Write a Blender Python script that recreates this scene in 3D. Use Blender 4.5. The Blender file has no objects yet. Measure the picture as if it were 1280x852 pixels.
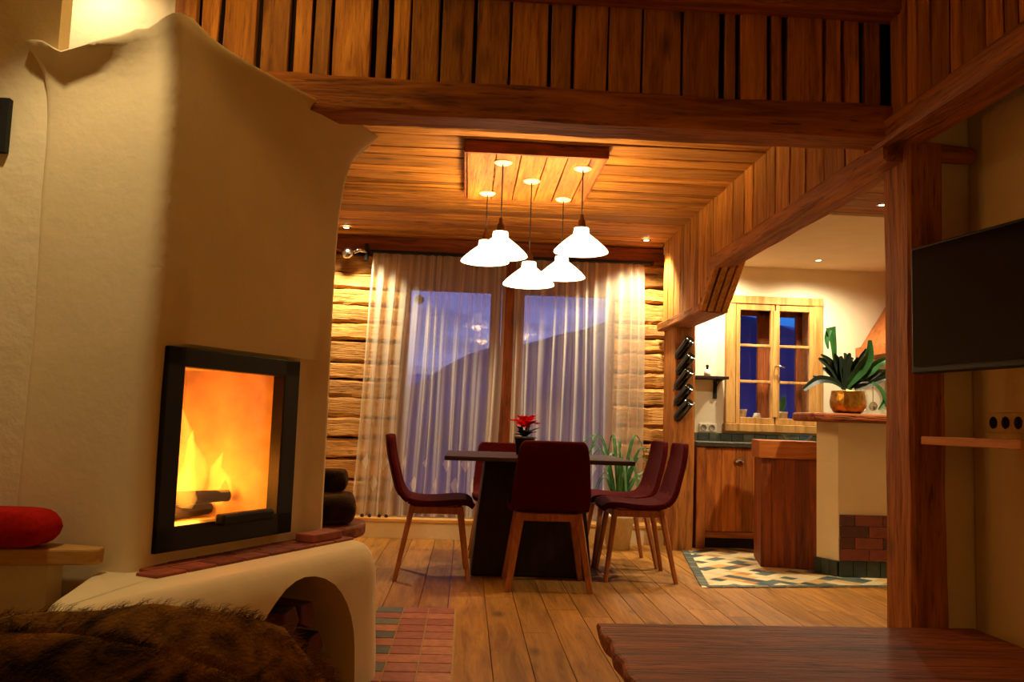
import bpy, bmesh, math, random
import numpy as np
from mathutils import Vector, Matrix, noise
PI = math.pi
scn = bpy.context.scene
COL = scn.collection

# ------------------------------------------------------------------ camera
YAW, PIT, ROL, FPX, EYE = .0505, .0932, -.03376, 1067.0, .95
def cam_axes():
    cy, sy, cp, sp, cr, sr = math.cos(YAW), math.sin(YAW), math.cos(PIT), math.sin(PIT), math.cos(ROL), math.sin(ROL)
    fw = Vector((sy*cp, cy*cp, sp)); r = Vector((cy, -sy, 0)); d = -r.cross(fw)
    return cr*r + sr*d, -sr*r + cr*d, fw
RX, DN, FW = cam_axes()
cd = bpy.data.cameras.new('camera'); cam = bpy.data.objects.new('camera', cd); COL.objects.link(cam)
cd.sensor_width = 36; cd.lens = FPX/1280*36; cd.clip_start = .02; cd.clip_end = 500
m = Matrix.Identity(4)
for i in range(3):
    m[i][0] = RX[i]; m[i][1] = -DN[i]; m[i][2] = -FW[i]
m[2][3] = EYE
cam.matrix_world = m
scn.camera = cam
def at(px, py, Y):
    "world point on the sight line of a photograph pixel at depth Y"
    r = RX*(px-640) + DN*(py-426) + FW*FPX
    return Vector((0, 0, EYE)) + r*(Y/r.y)

# ------------------------------------------------------------------ view, world, lights
vs = scn.view_settings
scn.display_settings.display_device = 'sRGB'
vs.view_transform = 'Standard'; vs.look = 'None'; vs.gamma = 1; vs.use_curve_mapping = False
vs.exposure = 0.0
scn.cycles.use_denoising = True
scn.cycles.max_bounces = 10; scn.cycles.diffuse_bounces = 5; scn.cycles.transparent_max_bounces = 16
scn.cycles.sample_clamp_indirect = 4.0; scn.cycles.blur_glossy = 1.0
scn.cycles.caustics_reflective = False; scn.cycles.caustics_refractive = False

def lin(h):
    h = h.lstrip('#')
    return tuple((c/12.92 if c <= .04045 else ((c+.055)/1.055)**2.4) for c in (int(h[i:i+2], 16)/255 for i in (0, 2, 4))) + (1,)

W = bpy.data.worlds.new('dusk_sky'); scn.world = W; W.use_nodes = True
def world():
    nt = W.node_tree; N = nt.nodes; L = nt.links; N.clear()
    out = N.new('ShaderNodeOutputWorld'); bg = N.new('ShaderNodeBackground')
    tc = N.new('ShaderNodeTexCoord'); sep = N.new('ShaderNodeSeparateXYZ'); L.new(tc.outputs['Generated'], sep.inputs[0])
    rp = N.new('ShaderNodeValToRGB'); e = rp.color_ramp.elements
    e[0].position = 0.0; e[0].color = lin('#8b8fcd'); e[1].position = .5; e[1].color = lin('#1e4cc8')
    e2 = rp.color_ramp.elements.new(.16); e2.color = lin('#7780d2')
    L.new(sep.outputs['Z'], rp.inputs[0])
    mp = N.new('ShaderNodeMapping'); mp.inputs['Scale'].default_value = (3, 3, 14); L.new(tc.outputs['Generated'], mp.inputs[0])
    nz = N.new('ShaderNodeTexNoise'); nz.inputs['Scale'].default_value = 3; nz.inputs['Detail'].default_value = 6; L.new(mp.outputs[0], nz.inputs[0])
    cr = N.new('ShaderNodeMapRange'); cr.inputs[1].default_value = .4; cr.inputs[2].default_value = .7; cr.inputs[3].default_value = .75; cr.inputs[4].default_value = 1.35; L.new(nz.outputs[0], cr.inputs[0])
    mx = N.new('ShaderNodeVectorMath'); mx.operation = 'SCALE'; L.new(rp.outputs[0], mx.inputs[0]); L.new(cr.outputs[0], mx.inputs['Scale'])
    az = N.new('ShaderNodeMapRange'); az.inputs[1].default_value = .19; az.inputs[2].default_value = .33; L.new(sep.outputs['X'], az.inputs[0])
    mz = N.new('ShaderNodeMix'); mz.data_type = 'RGBA'; L.new(az.outputs[0], mz.inputs['Factor']); L.new(mx.outputs[0], mz.inputs['A'])
    sb = N.new('ShaderNodeVectorMath'); sb.operation = 'SCALE'; sb.inputs[0].default_value = lin('#2f7fe6')[:3]; L.new(cr.outputs[0], sb.inputs['Scale']); L.new(sb.outputs[0], mz.inputs['B'])
    L.new(mz.outputs['Result'], bg.inputs[0]); bg.inputs[1].default_value = .95; L.new(bg.outputs[0], out.inputs[0])
world()

def point(name, loc, power, col, r=.05):
    l = bpy.data.lights.new(name, 'POINT'); l.energy = power; l.color = col; l.shadow_soft_size = r
    o = bpy.data.objects.new(name, l); o.location = loc; COL.objects.link(o); return o
def spot(name, loc, tgt, power, col, deg=80, blend=.5, r=.05):
    l = bpy.data.lights.new(name, 'SPOT'); l.energy = power; l.color = col; l.spot_size = math.radians(deg); l.spot_blend = blend; l.shadow_soft_size = r
    o = bpy.data.objects.new(name, l); o.location = loc; COL.objects.link(o)
    o.rotation_euler = (Vector(tgt)-Vector(loc)).to_track_quat('-Z', 'Y').to_euler(); return o
WARM = (1, .60, .20); AMB = (1, .42, .08); PALE = (1, .76, .40); FIRE = (1, .30, .03); SOFT = (1, .82, .52)
# ceiling downlights (their fittings are built further down at the same spots)
SPOTS = [  # x, y, z, target, watts, colour, cone
    (-.998, 6.669, 2.43, (-1.0, 6.95, 0), 140, SOFT, 115),
    (1.382, 6.645, 2.43, (1.40, 6.93, 0), 150, SOFT, 115),
    (2.585, 5.18, 2.39, (2.55, 5.3, 0), 190, SOFT, 150),
    (2.90, 6.92, 2.37, (2.9, 6.8, 0), 120, SOFT, 165),
    (2.12, 7.00, 2.37, (2.0, 7.2, 0), 130, SOFT, 160),
]
for i, (x, y, z, t, p, c, d) in enumerate(SPOTS): spot('downlight_beam', (x, y, z-.03), t, p, c, d, .5 if i < 2 else 1.0)
spot('living_downlight_beam', (-1.18, 2.12, 2.60), (-1.15, 2.50, 0), 50, PALE, 82, .6, .03)      # washes the stove's left face and ledge
spot('hearth_downlight_beam', (-1.42, 2.97, 2.62), (-1.40, 3.14, 1.9), 13, SOFT, 130, .9, .03)       # above the hood, on the white wall
point('boards_lamp_light', (-.72, 2.58, 2.54), 4.5, (1, .62, .2), .05)
point('living_fill_light', (1.25, .7, 1.0), 8.5, (1, .44, .05), .3)  # added ambient fill without a real lamp, warms the stove's right face

# ------------------------------------------------------------------ material helpers
def new_mat(name):
    mt = bpy.data.materials.new(name); mt.use_nodes = True
    nt = mt.node_tree; b = nt.nodes.get('Principled BSDF')
    return mt, nt.nodes, nt.links, b
def plain(name, col, rough=.6, metal=0, noise_amt=.12, nscale=30, bump=.0, spec=.4):
    mt, N, L, b = new_mat(name)
    c = lin(col) if isinstance(col, str) else col
    tc = N.new('ShaderNodeTexCoord'); nz = N.new('ShaderNodeTexNoise'); nz.inputs['Scale'].default_value = nscale; nz.inputs['Detail'].default_value = 4
    L.new(tc.outputs['Object'], nz.inputs[0])
    rp = N.new('ShaderNodeValToRGB'); e = rp.color_ramp.elements
    e[0].position = .3; e[1].position = .7
    e[0].color = tuple(v*(1-noise_amt) for v in c[:3])+(1,); e[1].color = tuple(min(1, v*(1+noise_amt)) for v in c[:3])+(1,)
    L.new(nz.outputs[0], rp.inputs[0]); L.new(rp.outputs[0], b.inputs['Base Color'])
    b.inputs['Roughness'].default_value = rough; b.inputs['Metallic'].default_value = metal
    b.inputs['Specular IOR Level'].default_value = spec
    if bump:
        bp = N.new('ShaderNodeBump'); bp.inputs['Strength'].default_value = bump; bp.inputs['Distance'].default_value = .01
        L.new(nz.outputs[0], bp.inputs['Height']); L.new(bp.outputs[0], b.inputs['Normal'])
    return mt
def wood(name, light, dark, axis='X', scale=1.0, rough=.62, vary=.35, bump=.35, knots=.6, crack=.5, spec=.3):
    mt, N, L, b = new_mat(name)
    tc = N.new('ShaderNodeTexCoord'); geo = N.new('ShaderNodeNewGeometry')
    off = N.new('ShaderNodeVectorMath'); off.operation = 'SCALE'; off.inputs[0].default_value = (31.7, 17.3, 23.9); L.new(geo.outputs['Random Per Island'], off.inputs['Scale'])
    add = N.new('ShaderNodeVectorMath'); L.new(tc.outputs['Object'], add.inputs[0]); L.new(off.outputs[0], add.inputs[1])
    mp = N.new('ShaderNodeMapping'); s = [26*scale]*3; s['XYZ'.index(axis)] = 2.2*scale; mp.inputs['Scale'].default_value = s
    L.new(add.outputs[0], mp.inputs[0])
    n1 = N.new('ShaderNodeTexNoise'); n1.inputs['Scale'].default_value = 1; n1.inputs['Detail'].default_value = 6; n1.inputs['Distortion'].default_value = .9; n1.inputs['Roughness'].default_value = .62
    L.new(mp.outputs[0], n1.inputs[0])
    n2 = N.new('ShaderNodeTexNoise'); n2.inputs['Scale'].default_value = 4.5; n2.inputs['Detail'].default_value = 5; L.new(mp.outputs[0], n2.inputs[0])
    rp = N.new('ShaderNodeValToRGB'); e = rp.color_ramp.elements
    e[0].position = .30; e[0].color = lin(dark); e[1].position = .66; e[1].color = lin(light)
    L.new(n1.outputs[0], rp.inputs[0])
    # island brightness
    mr = N.new('ShaderNodeMapRange'); mr.inputs[3].default_value = 1-vary; mr.inputs[4].default_value = 1+vary*.55; L.new(geo.outputs['Random Per Island'], mr.inputs[0])
    sc = N.new('ShaderNodeVectorMath'); sc.operation = 'SCALE'; L.new(rp.outputs[0], sc.inputs[0]); L.new(mr.outputs[0], sc.inputs['Scale'])
    # cracks: fine dark lines along the grain
    r2 = N.new('ShaderNodeMapRange'); r2.inputs[1].default_value = .30; r2.inputs[2].default_value = .42; r2.inputs[3].default_value = 1-crack; r2.inputs[4].default_value = 1; L.new(n2.outputs[0], r2.inputs[0])
    s2 = N.new('ShaderNodeVectorMath'); s2.operation = 'SCALE'; L.new(sc.outputs[0], s2.inputs[0]); L.new(r2.outputs[0], s2.inputs['Scale'])
    # knots
    m2 = N.new('ShaderNodeMapping'); k = [5*scale]*3; k['XYZ'.index(axis)] = 2.2*scale; m2.inputs['Scale'].default_value = k; L.new(add.outputs[0], m2.inputs[0])
    vo = N.new('ShaderNodeTexVoronoi'); vo.inputs['Scale'].default_value = 1; L.new(m2.outputs[0], vo.inputs[0])
    r3 = N.new('ShaderNodeMapRange'); r3.inputs[1].default_value = .05; r3.inputs[2].default_value = .17; r3.inputs[3].default_value = 1-knots; r3.inputs[4].default_value = 1; L.new(vo.outputs['Distance'], r3.inputs[0])
    s3 = N.new('ShaderNodeVectorMath'); s3.operation = 'SCALE'; L.new(s2.outputs[0], s3.inputs[0]); L.new(r3.outputs[0], s3.inputs['Scale'])
    L.new(s3.outputs[0], b.inputs['Base Color'])
    b.inputs['Roughness'].default_value = rough; b.inputs['Specular IOR Level'].default_value = spec
    if bump:
        bp = N.new('ShaderNodeBump'); bp.inputs['Strength'].default_value = bump; bp.inputs['Distance'].default_value = .012
        L.new(n2.outputs[0], bp.inputs['Height']); L.new(bp.outputs[0], b.inputs['Normal'])
    return mt
def plaster(name, col, bump=.35):
    mt, N, L, b = new_mat(name)
    tc = N.new('ShaderNodeTexCoord'); n1 = N.new('ShaderNodeTexNoise'); n1.inputs['Scale'].default_value = 5; n1.inputs['Detail'].default_value = 8; L.new(tc.outputs['Object'], n1.inputs[0])
    n2 = N.new('ShaderNodeTexNoise'); n2.inputs['Scale'].default_value = 34; n2.inputs['Detail'].default_value = 4; L.new(tc.outputs['Object'], n2.inputs[0])
    c = lin(col); rp = N.new('ShaderNodeValToRGB'); e = rp.color_ramp.elements
    e[0].position = .3; e[0].color = tuple(v*.93 for v in c[:3])+(1,); e[1].position = .7; e[1].color = c
    L.new(n1.outputs[0], rp.inputs[0]); L.new(rp.outputs[0], b.inputs['Base Color']); b.inputs['Roughness'].default_value = .92; b.inputs['Specular IOR Level'].default_value = .15
    ad = N.new('ShaderNodeMath'); ad.operation = 'MULTIPLY_ADD'; ad.inputs[1].default_value = .35; L.new(n2.outputs[0], ad.inputs[0]); L.new(n1.outputs[0], ad.inputs[2])
    bp = N.new('ShaderNodeBump'); bp.inputs['Strength'].default_value = bump; bp.inputs['Distance'].default_value = .02
    L.new(ad.outputs[0], bp.inputs['Height']); L.new(bp.outputs[0], b.inputs['Normal'])
    return mt
def island_mat(name, cols, rough=.6, bump=.2):
    "each separate tile or leaf takes one of a few colours"
    mt, N, L, b = new_mat(name)
    geo = N.new('ShaderNodeNewGeometry'); rp = N.new('ShaderNodeValToRGB'); rp.color_ramp.interpolation = 'CONSTANT'
    e = rp.color_ramp.elements; e[0].position = 0; e[0].color = lin(cols[0])
    for i, c in enumerate(cols[1:], 1):
        if i == 1: e[1].position = 1/len(cols); e[1].color = lin(c)
        else: q = e.new(i/len(cols)); q.color = lin(c)
    L.new(geo.outputs['Random Per Island'], rp.inputs[0])
    tc = N.new('ShaderNodeTexCoord'); nz = N.new('ShaderNodeTexNoise'); nz.inputs['Scale'].default_value = 28; nz.inputs['Detail'].default_value = 5; L.new(tc.outputs['Object'], nz.inputs[0])
    mr = N.new('ShaderNodeMapRange'); mr.inputs[1].default_value = .3; mr.inputs[2].default_value = .7; mr.inputs[3].default_value = .65; mr.inputs[4].default_value = 1.15; L.new(nz.outputs[0], mr.inputs[0])
    sc = N.new('ShaderNodeVectorMath'); sc.operation = 'SCALE'; L.new(rp.outputs[0], sc.inputs[0]); L.new(mr.outputs[0], sc.inputs['Scale'])
    L.new(sc.outputs[0], b.inputs['Base Color']); b.inputs['Roughness'].default_value = rough
    bp = N.new('ShaderNodeBump'); bp.inputs['Strength'].default_value = bump; bp.inputs['Distance'].default_value = .006; L.new(nz.outputs[0], bp.inputs['Height']); L.new(bp.outputs[0], b.inputs['Normal'])
    return mt
def emit(name, col, strength):
    mt, N, L, b = new_mat(name)
    b.inputs['Base Color'].default_value = (.9, .85, .75, 1); b.inputs['Emission Color'].default_value = col if len(col) == 4 else tuple(col)+(1,)
    b.inputs['Emission Strength'].default_value = strength; b.inputs['Roughness'].default_value = .25
    return mt
def glass(name, tint=(1, 1, 1, 1), refl=.08):
    mt, N, L, b = new_mat(name); N.remove(b)
    tr = N.new('ShaderNodeBsdfTransparent'); tr.inputs[0].default_value = tint
    gl = N.new('ShaderNodeBsdfGlossy'); gl.inputs['Roughness'].default_value = .02
    fr = N.new('ShaderNodeLayerWeight'); fr.inputs[0].default_value = .5
    pw = N.new('ShaderNodeMath'); pw.operation = 'POWER'; pw.inputs[1].default_value = 4; L.new(fr.outputs['Facing'], pw.inputs[0])
    ma = N.new('ShaderNodeMath'); ma.operation = 'MULTIPLY_ADD'; ma.inputs[1].default_value = .6; ma.inputs[2].default_value = .03; L.new(pw.outputs[0], ma.inputs[0])
    mx = N.new('ShaderNodeMixShader'); L.new(ma.outputs[0], mx.inputs[0]); L.new(tr.outputs[0], mx.inputs[1]); L.new(gl.outputs[0], mx.inputs[2])
    L.new(mx.outputs[0], N['Material Output'].inputs[0]); return mt

M = {}
M['plaster'] = plaster('cream_plaster', '#e6d6b0')
M['plaster_stove'] = plaster('stove_plaster', '#e8d6ac', .16)
M['plaster_kit'] = plaster('pale_plaster', '#efe6cc', .15)
M['dark_gap'] = plain('dark_wood_back', '#1c0d04', .9)
for ax in 'XYZ':
    M['old'+ax] = wood('old_spruce_'+ax, '#cf8e3a', '#8a5018', ax, 1.0, vary=.38, crack=.45)
    M['beam'+ax] = wood('hewn_beam_'+ax, '#b8742e', '#6e3a12', ax, .8, vary=.2, crack=.6, bump=.5)
    M['red'+ax] = wood('red_brown_wood_'+ax, '#9c5220', '#54240b', ax, 1.0, vary=.25)
M['log'] = wood('old_log_X', '#d8a050', '#8a5418', 'X', .9, vary=.25, crack=.7, bump=.8, knots=.5)
M['floorw'] = wood('oak_floor_Y', '#a8742f', '#744818', 'Y', .8, rough=.55, vary=.2, bump=.12, knots=.55, crack=.25, spec=.2)
M['slab'] = wood('slab_table_X', '#a0521c', '#4a1f06', 'X', .9, rough=.62, vary=.1, crack=.9, bump=.7, knots=.4)
M['pine'] = wood('pale_pine_X', '#d8a860', '#b07c38', 'X', .7, rough=.5, vary=.1, crack=.2, bump=.1)
M['pineZ'] = wood('pale_pine_Z', '#c99c5c', '#946630', 'Z', .7, rough=.5, vary=.15, crack=.2, bump=.1)
M['pineX'] = M['pine']
M['cabZ'] = wood('larch_cabinet_Z', '#b86a28', '#6e3410', 'Z', .8, rough=.45, vary=.45, crack=.3, bump=.1)
M['cabX'] = wood('larch_cabinet_X', '#b4682a', '#7a3c14', 'X', .8, rough=.45, vary=.2, crack=.3, bump=.1)
M['islZ'] = wood('dark_larch_Z', '#93461a', '#3c1606', 'Z', .7, rough=.5, vary=.3, crack=.4, bump=.2)
M['leg'] = wood('oak_leg_Z', '#b87440', '#8a4f26', 'Z', 1.5, rough=.45, vary=.1, crack=.15, bump=.05, knots=0)
M['walnut'] = wood('walnut_X', '#30100a', '#1c0805', 'X', 1, rough=.65, vary=.1, crack=.2, bump=.05, knots=.2)
M['darkwood'] = wood('dark_table_wood_Z', '#2a160c', '#150a06', 'Z', 1, rough=.6, vary=.1, crack=.2, bump=.05, knots=.1)
M['red_fab'] = plain('red_wool_fabric', '#420705', .95, 0, .25, 90, .2, .1)
M['cush'] = plain('red_cushion_cloth', '#a81408', .85, 0, .2, 80, .15, .1)
M['black'] = plain('black_steel', '#0a0909', .45, .3, .1, 30)
M['matt_black'] = plain('matt_black', '#060606', .7)
M['screen'] = plain('screen_black', '#020202', .10, 0, 0, 10, 0, .25)
M['chrome'] = plain('chrome', '#c8c4bc', .18, 1, .05)
M['brass'] = plain('hammered_brass', '#b98a3c', .3, 1, .25, 40, .4)
M['white_cer'] = plain('white_ceramic', '#e8dfcc', .4)
M['white_pl'] = plain('white_plastic', '#e6e0d0', .45)
M['terra'] = island_mat('terracotta_tile', ['#a65c34', '#93492a', '#b06a3e', '#9d5636'], .55)
M['slate'] = island_mat('slate_tile', ['#4c5548', '#3d463f', '#5b5f4c', '#454c4a'], .5)
M['brick'] = island_mat('ledge_brick', ['#8c3c1c', '#7c3218', '#99482a', '#873a20'], .75)
M['darkbrick'] = island_mat('dark_glazed_tile', ['#5c2412', '#481a0d', '#6b2c16', '#3e160c'], .35)
M['grout'] = plain('grout', '#a48a58', .9)
M['firebrick'] = plain('fire_clay', '#d8b890', .9, 0, .25, 9, .2)
M['glass'] = glass('clear_glass')
M['bowl_glass'] = glass('bowl_glass', (.82, .93, .92, 1))
M['bottle'] = plain('bottle_glass', '#060a07', .1, 0, .1, 10, 0, .7)
M['leaf'] = plain('fern_green', '#1b4c1a', .5, 0, .45, 14)
M['leaf_dark'] = plain('fern_dark_green', '#0f1f10', .5, 0, .4, 14)
M['leaf_long'] = plain('strap_leaf_green', '#3c6a38', .5, 0, .3, 10)
M['petal'] = plain('poinsettia_red', '#e0252a', .6, 0, .3, 30)
M['soil'] = plain('soil', '#20140c', .95)
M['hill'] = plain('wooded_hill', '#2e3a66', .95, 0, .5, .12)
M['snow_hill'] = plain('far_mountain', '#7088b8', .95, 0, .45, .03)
M['shade'] = emit('lit_opal_glass', (1, .80, .47, 1), 5.0)
M['lens'] = emit('downlight_lens', (1, .86, .6, 1), 14)
M['bark'] = plain('bark', '#2c180e', .95, 0, .5, 25, .8)
M['cutwood'] = plain('split_wood', '#5e2e1c', .85, 0, .25, 18, .3)
M['ember'] = plain('charred_log', '#1a0c06', .9, 0, .5, 20, .6)

# ------------------------------------------------------------------ mesh helpers
rnd = random.Random(7)
class MB:
    def __init__(s): s.bm = bmesh.new()
    def face(s, pts):
        vs_ = [s.bm.verts.new(p) for p in pts]; return s.bm.faces.new(vs_)
    def box(s, c, d, rz=0, bev=0):
        "box by centre and size"
        g = bmesh.ops.create_cube(s.bm, size=1)['verts']
        mt = Matrix.Translation(c) @ Matrix.Rotation(rz, 4, 'Z') @ Matrix.Diagonal((d[0], d[1], d[2], 1))
        bmesh.ops.transform(s.bm, matrix=mt, verts=g)
        if bev:
            es = list({e for v in g for e in v.link_edges})
            bmesh.ops.bevel(s.bm, geom=es, offset=bev, segments=2, affect='EDGES', profile=.5)
        return s
    def bb(s, x0, x1, y0, y1, z0, z1, bev=0):
        return s.box(((x0+x1)/2, (y0+y1)/2, (z0+z1)/2), (abs(x1-x0), abs(y1-y0), abs(z1-z0)), 0, bev)
    def rings(s, R, cap=True, closed=True):
        vv = [[s.bm.verts.new(p) for p in r] for r in R]; n = len(R[0])
        for a, b in zip(vv[:-1], vv[1:]):
            for i in range(n if closed else n-1):
                j = (i+1) % n
                try: s.bm.faces.new((a[i], a[j], b[j], b[i]))
                except ValueError: pass
        if cap:
            s.bm.faces.new(vv[0][::-1]); s.bm.faces.new(vv[-1])
        return vv
    def hewn(s, a, b, w, h, up=(0, 0, 1), n=6, jit=.005, ch=.01, taper=1.0):
        "a rough timber from a to b: chamfered section that wanders"
        a, b = Vector(a), Vector(b); d = (b-a).normalized(); up = Vector(up); side = d.cross(up).normalized(); up = side.cross(d).normalized()
        base = [(-w/2+ch, -h/2), (w/2-ch, -h/2), (w/2, -h/2+ch), (w/2, h/2-ch), (w/2-ch, h/2), (-w/2+ch, h/2), (-w/2, h/2-ch), (-w/2, -h/2+ch)]
        jx = [rnd.uniform(-jit, jit) for _ in range(8)]; jy = [rnd.uniform(-jit, jit) for _ in range(8)]
        R = []
        for i in range(n+1):
            t = i/n; p = a.lerp(b, t); k = 1+(taper-1)*t; r = []
            for q, (x, y) in enumerate(base):
                jx[q] = jx[q]*.6+rnd.uniform(-jit, jit)*.7; jy[q] = jy[q]*.6+rnd.uniform(-jit, jit)*.7
                r.append(p+side*(x*k+jx[q])+up*(y*k+jy[q]))
            R.append(r)
        s.rings(R); return s
    def tube(s, path, r, seg=8, cap=True):
        P = [Vector(p) for p in path]; n = len(P); R = []; prev = None
        for i, p in enumerate(P):
            t = (P[min(i+1, n-1)]-P[max(i-1, 0)]).normalized()
            if prev is None:
                prev = t.orthogonal().normalized()
            prev = (prev-t*prev.dot(t)).normalized(); q = t.cross(prev)
            rr = r[i] if isinstance(r, (list, tuple)) else r
            R.append([p+(prev*math.cos(2*PI*k/seg)+q*math.sin(2*PI*k/seg))*rr for k in range(seg)])
        s.rings(R, cap); return s
    def lathe(s, prof, c=(0, 0, 0), seg=28, cap=False, axis=None):
        c = Vector(c); rot = Vector((0, 0, 1)).rotation_difference(Vector(axis)) if axis else None
        R = []
        for r, z in prof:
            ring = []
            for k in range(seg):
                p = Vector((r*math.cos(2*PI*k/seg), r*math.sin(2*PI*k/seg), z))
                if rot: p = rot @ p
                ring.append(c+p)
            R.append(ring)
        s.rings(R, cap); return s
    def prism(s, poly, z0, z1):
        s.rings([[(x, y, z0) for x, y in poly], [(x, y, z1) for x, y in poly]]); return s
    def grid(s, fn, nu, nv):
        vv = [[s.bm.verts.new(fn(i/nu, j/nv)) for j in range(nv+1)] for i in range(nu+1)]
        for i in range(nu):
            for j in range(nv): s.bm.faces.new((vv[i][j], vv[i+1][j], vv[i+1][j+1], vv[i][j+1]))
        return vv
    def ribbon(s, path, w, nrm, bow=.25):
        "leaf: a folded strip along path, widths w, facing nrm"
        P = [Vector(p) for p in path]; n = len(P); nrm = Vector(nrm); vv = []
        for i, p in enumerate(P):
            t = (P[min(i+1, n-1)]-P[max(i-1, 0)]).normalized(); sd = t.cross(nrm).normalized(); nn = sd.cross(t)
            ww = max(w[i] if isinstance(w, (list, tuple)) else w, .0008)
            vv.append([s.bm.verts.new(p-sd*ww/2+nn*ww*bow), s.bm.verts.new(p), s.bm.verts.new(p+sd*ww/2+nn*ww*bow)])
        for a, b in zip(vv[:-1], vv[1:]):
            s.bm.faces.new((a[0], a[1], b[1], b[0])); s.bm.faces.new((a[1], a[2], b[2], b[1]))
        return s
    def build(s, name, mat, parent=None, smooth=False, bevel=0, sub=0, solid=0, mats=None):
        bmesh.ops.recalc_face_normals(s.bm, faces=s.bm.faces)
        if parent is not None:
            off = parent.get('_o'); off = Vector(off) if off is not None else Vector()
            for v in s.bm.verts: v.co -= off
        me = bpy.data.meshes.new(name); s.bm.to_mesh(me); s.bm.free()
        for x in (mats or [mat]): me.materials.append(x)
        o = bpy.data.objects.new(name, me); COL.objects.link(o)
        if smooth:
            for p in me.polygons: p.use_smooth = True
        if parent is not None:
            o.parent = parent; o['_o'] = tuple(off)
        if solid:
            md = o.modifiers.new('solid', 'SOLIDIFY'); md.thickness = solid; md.offset = 0
        if bevel:
            md = o.modifiers.new('bevel', 'BEVEL'); md.width = bevel; md.segments = 2; md.limit_method = 'ANGLE'; md.angle_limit = math.radians(35)
        if sub:
            md = o.modifiers.new('sub', 'SUBSURF'); md.levels = sub; md.render_levels = sub
        return o
def tag(o, label, cat, group=None):
    o['label'] = label; o['category'] = cat
    if group: o['group'] = group
    return o
def thing(name, label, cat, loc=(0, 0, 0), group=None):
    o = bpy.data.objects.new(name, None); o.location = loc; o.empty_display_size = .05; COL.objects.link(o); o['_o'] = tuple(loc)
    return tag(o, label, cat, group)
def struct(o): o['kind'] = 'structure'; return o
def copy_tree(o, parent=None):
    c = o.copy(); COL.objects.link(c)
    if parent is not None: c.parent = parent
    for ch in list(o.children): copy_tree(ch, c)
    return c
def boolean_cut(o, cutter):
    md = o.modifiers.new('cut', 'BOOLEAN'); md.operation = 'DIFFERENCE'; md.object = cutter; md.solver = 'EXACT'
    dg = bpy.context.evaluated_depsgraph_get(); dg.update()
    me = bpy.data.meshes.new_from_object(o.evaluated_get(dg)); o.modifiers.remove(md); o.data = me
    bpy.data.objects.remove(cutter)
def catmull(P, n=6):
    P = [Vector(p) for p in P]; out = []
    for i in range(len(P)-1):
        p0, p1, p2, p3 = P[max(i-1, 0)], P[i], P[i+1], P[min(i+2, len(P)-1)]
        for k in range(n):
            t = k/n; out.append(.5*((2*p1)+(p2-p0)*t+(2*p0-5*p1+4*p2-p3)*t*t+(3*p1-p0-3*p2+p3)*t**3))
    out.append(P[-1]); return out

# ================================================================== SETTING
ZC = 2.434      # dining ceiling
ZL = 2.67       # living ceiling
# floor: long oak planks running away from the camera
f = MB(); x = -2.0
while x < 4.25:
    w = rnd.uniform(.14, .20); y = -2.1-rnd.uniform(0, 1.5)
    while y < 7.45:
        l = rnd.uniform(1.6, 2.8); f.bb(x+.0015, x+w-.0015, y+.001, y+l-.001, -.03, 0); y += l
    x += w
struct(f.build('floor', M['floorw'], bevel=.0015))
# brick strip let into the floor beside the stove
t1 = MB(); t2 = MB(); g = MB(); g.bb(-.41, -.012, 2.4, 4.40, .0005, .003)
for r in range(16):
    y0 = 2.45+r*.122
    for c, (xa, xb) in enumerate(((-.27, -.15), (-.145, -.02))): t1.bb(xa, xb, y0, y0+.114, .001, .006)
    (t2 if r % 2 else t1).bb(-.40, -.275, y0, y0+.114, .001, .006)
struct(g.build('floor_grout', M['grout'])); struct(t1.build('floor_brick_tiles', M['terra'], bevel=.002)); struct(t2.build('floor_slate_tiles', M['slate'], bevel=.002))
# kitchen mosaic
def mosaic():
    mt, N, L, b = new_mat('kitchen_mosaic')
    tc = N.new('ShaderNodeTexCoord'); mp = N.new('ShaderNodeMapping'); mp.inputs['Scale'].default_value = (11.5, 11.5, 0); mp.inputs['Rotation'].default_value = (0, 0, .80); L.new(tc.outputs['Object'], mp.inputs[0])
    fl = N.new('ShaderNodeVectorMath'); fl.operation = 'FLOOR'; L.new(mp.outputs[0], fl.inputs[0])
    wn = N.new('ShaderNodeTexWhiteNoise'); wn.noise_dimensions = '2D'; L.new(fl.outputs[0], wn.inputs['Vector'])
    rp = N.new('ShaderNodeValToRGB'); rp.color_ramp.interpolation = 'CONSTANT'; e = rp.color_ramp.elements
    e[0].position = 0; e[0].color = lin('#e2cfa0'); e[1].position = .42; e[1].color = lin('#d0a868')
    for p, c in ((.58, '#5b6a63'), (.74, '#3f5358'), (.84, '#b9824a'), (.92, '#d9c393')): q = e.new(p); q.color = lin(c)
    L.new(wn.outputs['Value'], rp.inputs[0]); L.new(rp.outputs[0], b.inputs['Base Color']); b.inputs['Roughness'].default_value = .35
    return mt
M['mosaic'] = mosaic()
struct(MB().prism([(1.44, 5.12), (4.2, 5.46), (4.2, 7.33), (1.79, 7.33), (1.70, 6.6)], .001, .004).build('floor_kitchen_mosaic', M['mosaic']))
bd = MB()
def strip(a, b, w, n, z0=.0045, z1=.007):
    a, b = Vector(a), Vector(b); d = (b-a)/n; s_ = Vector((-d.y, d.x, 0)).normalized()*w/2
    for i in range(n):
        p, q = a+d*(i+.03), a+d*(i+.97); bd.rings([[(v.x, v.y, z0) for v in (p-s_, q-s_, q+s_, p+s_)], [(v.x, v.y, z1) for v in (p-s_, q-s_, q+s_, p+s_)]])
strip((1.47, 5.15, 0), (4.1, 5.475, 0), .055, 26); strip((1.47, 5.17, 0), (1.72, 6.6, 0), .055, 14)
struct(bd.build('floor_mosaic_border', M['slate']))

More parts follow.
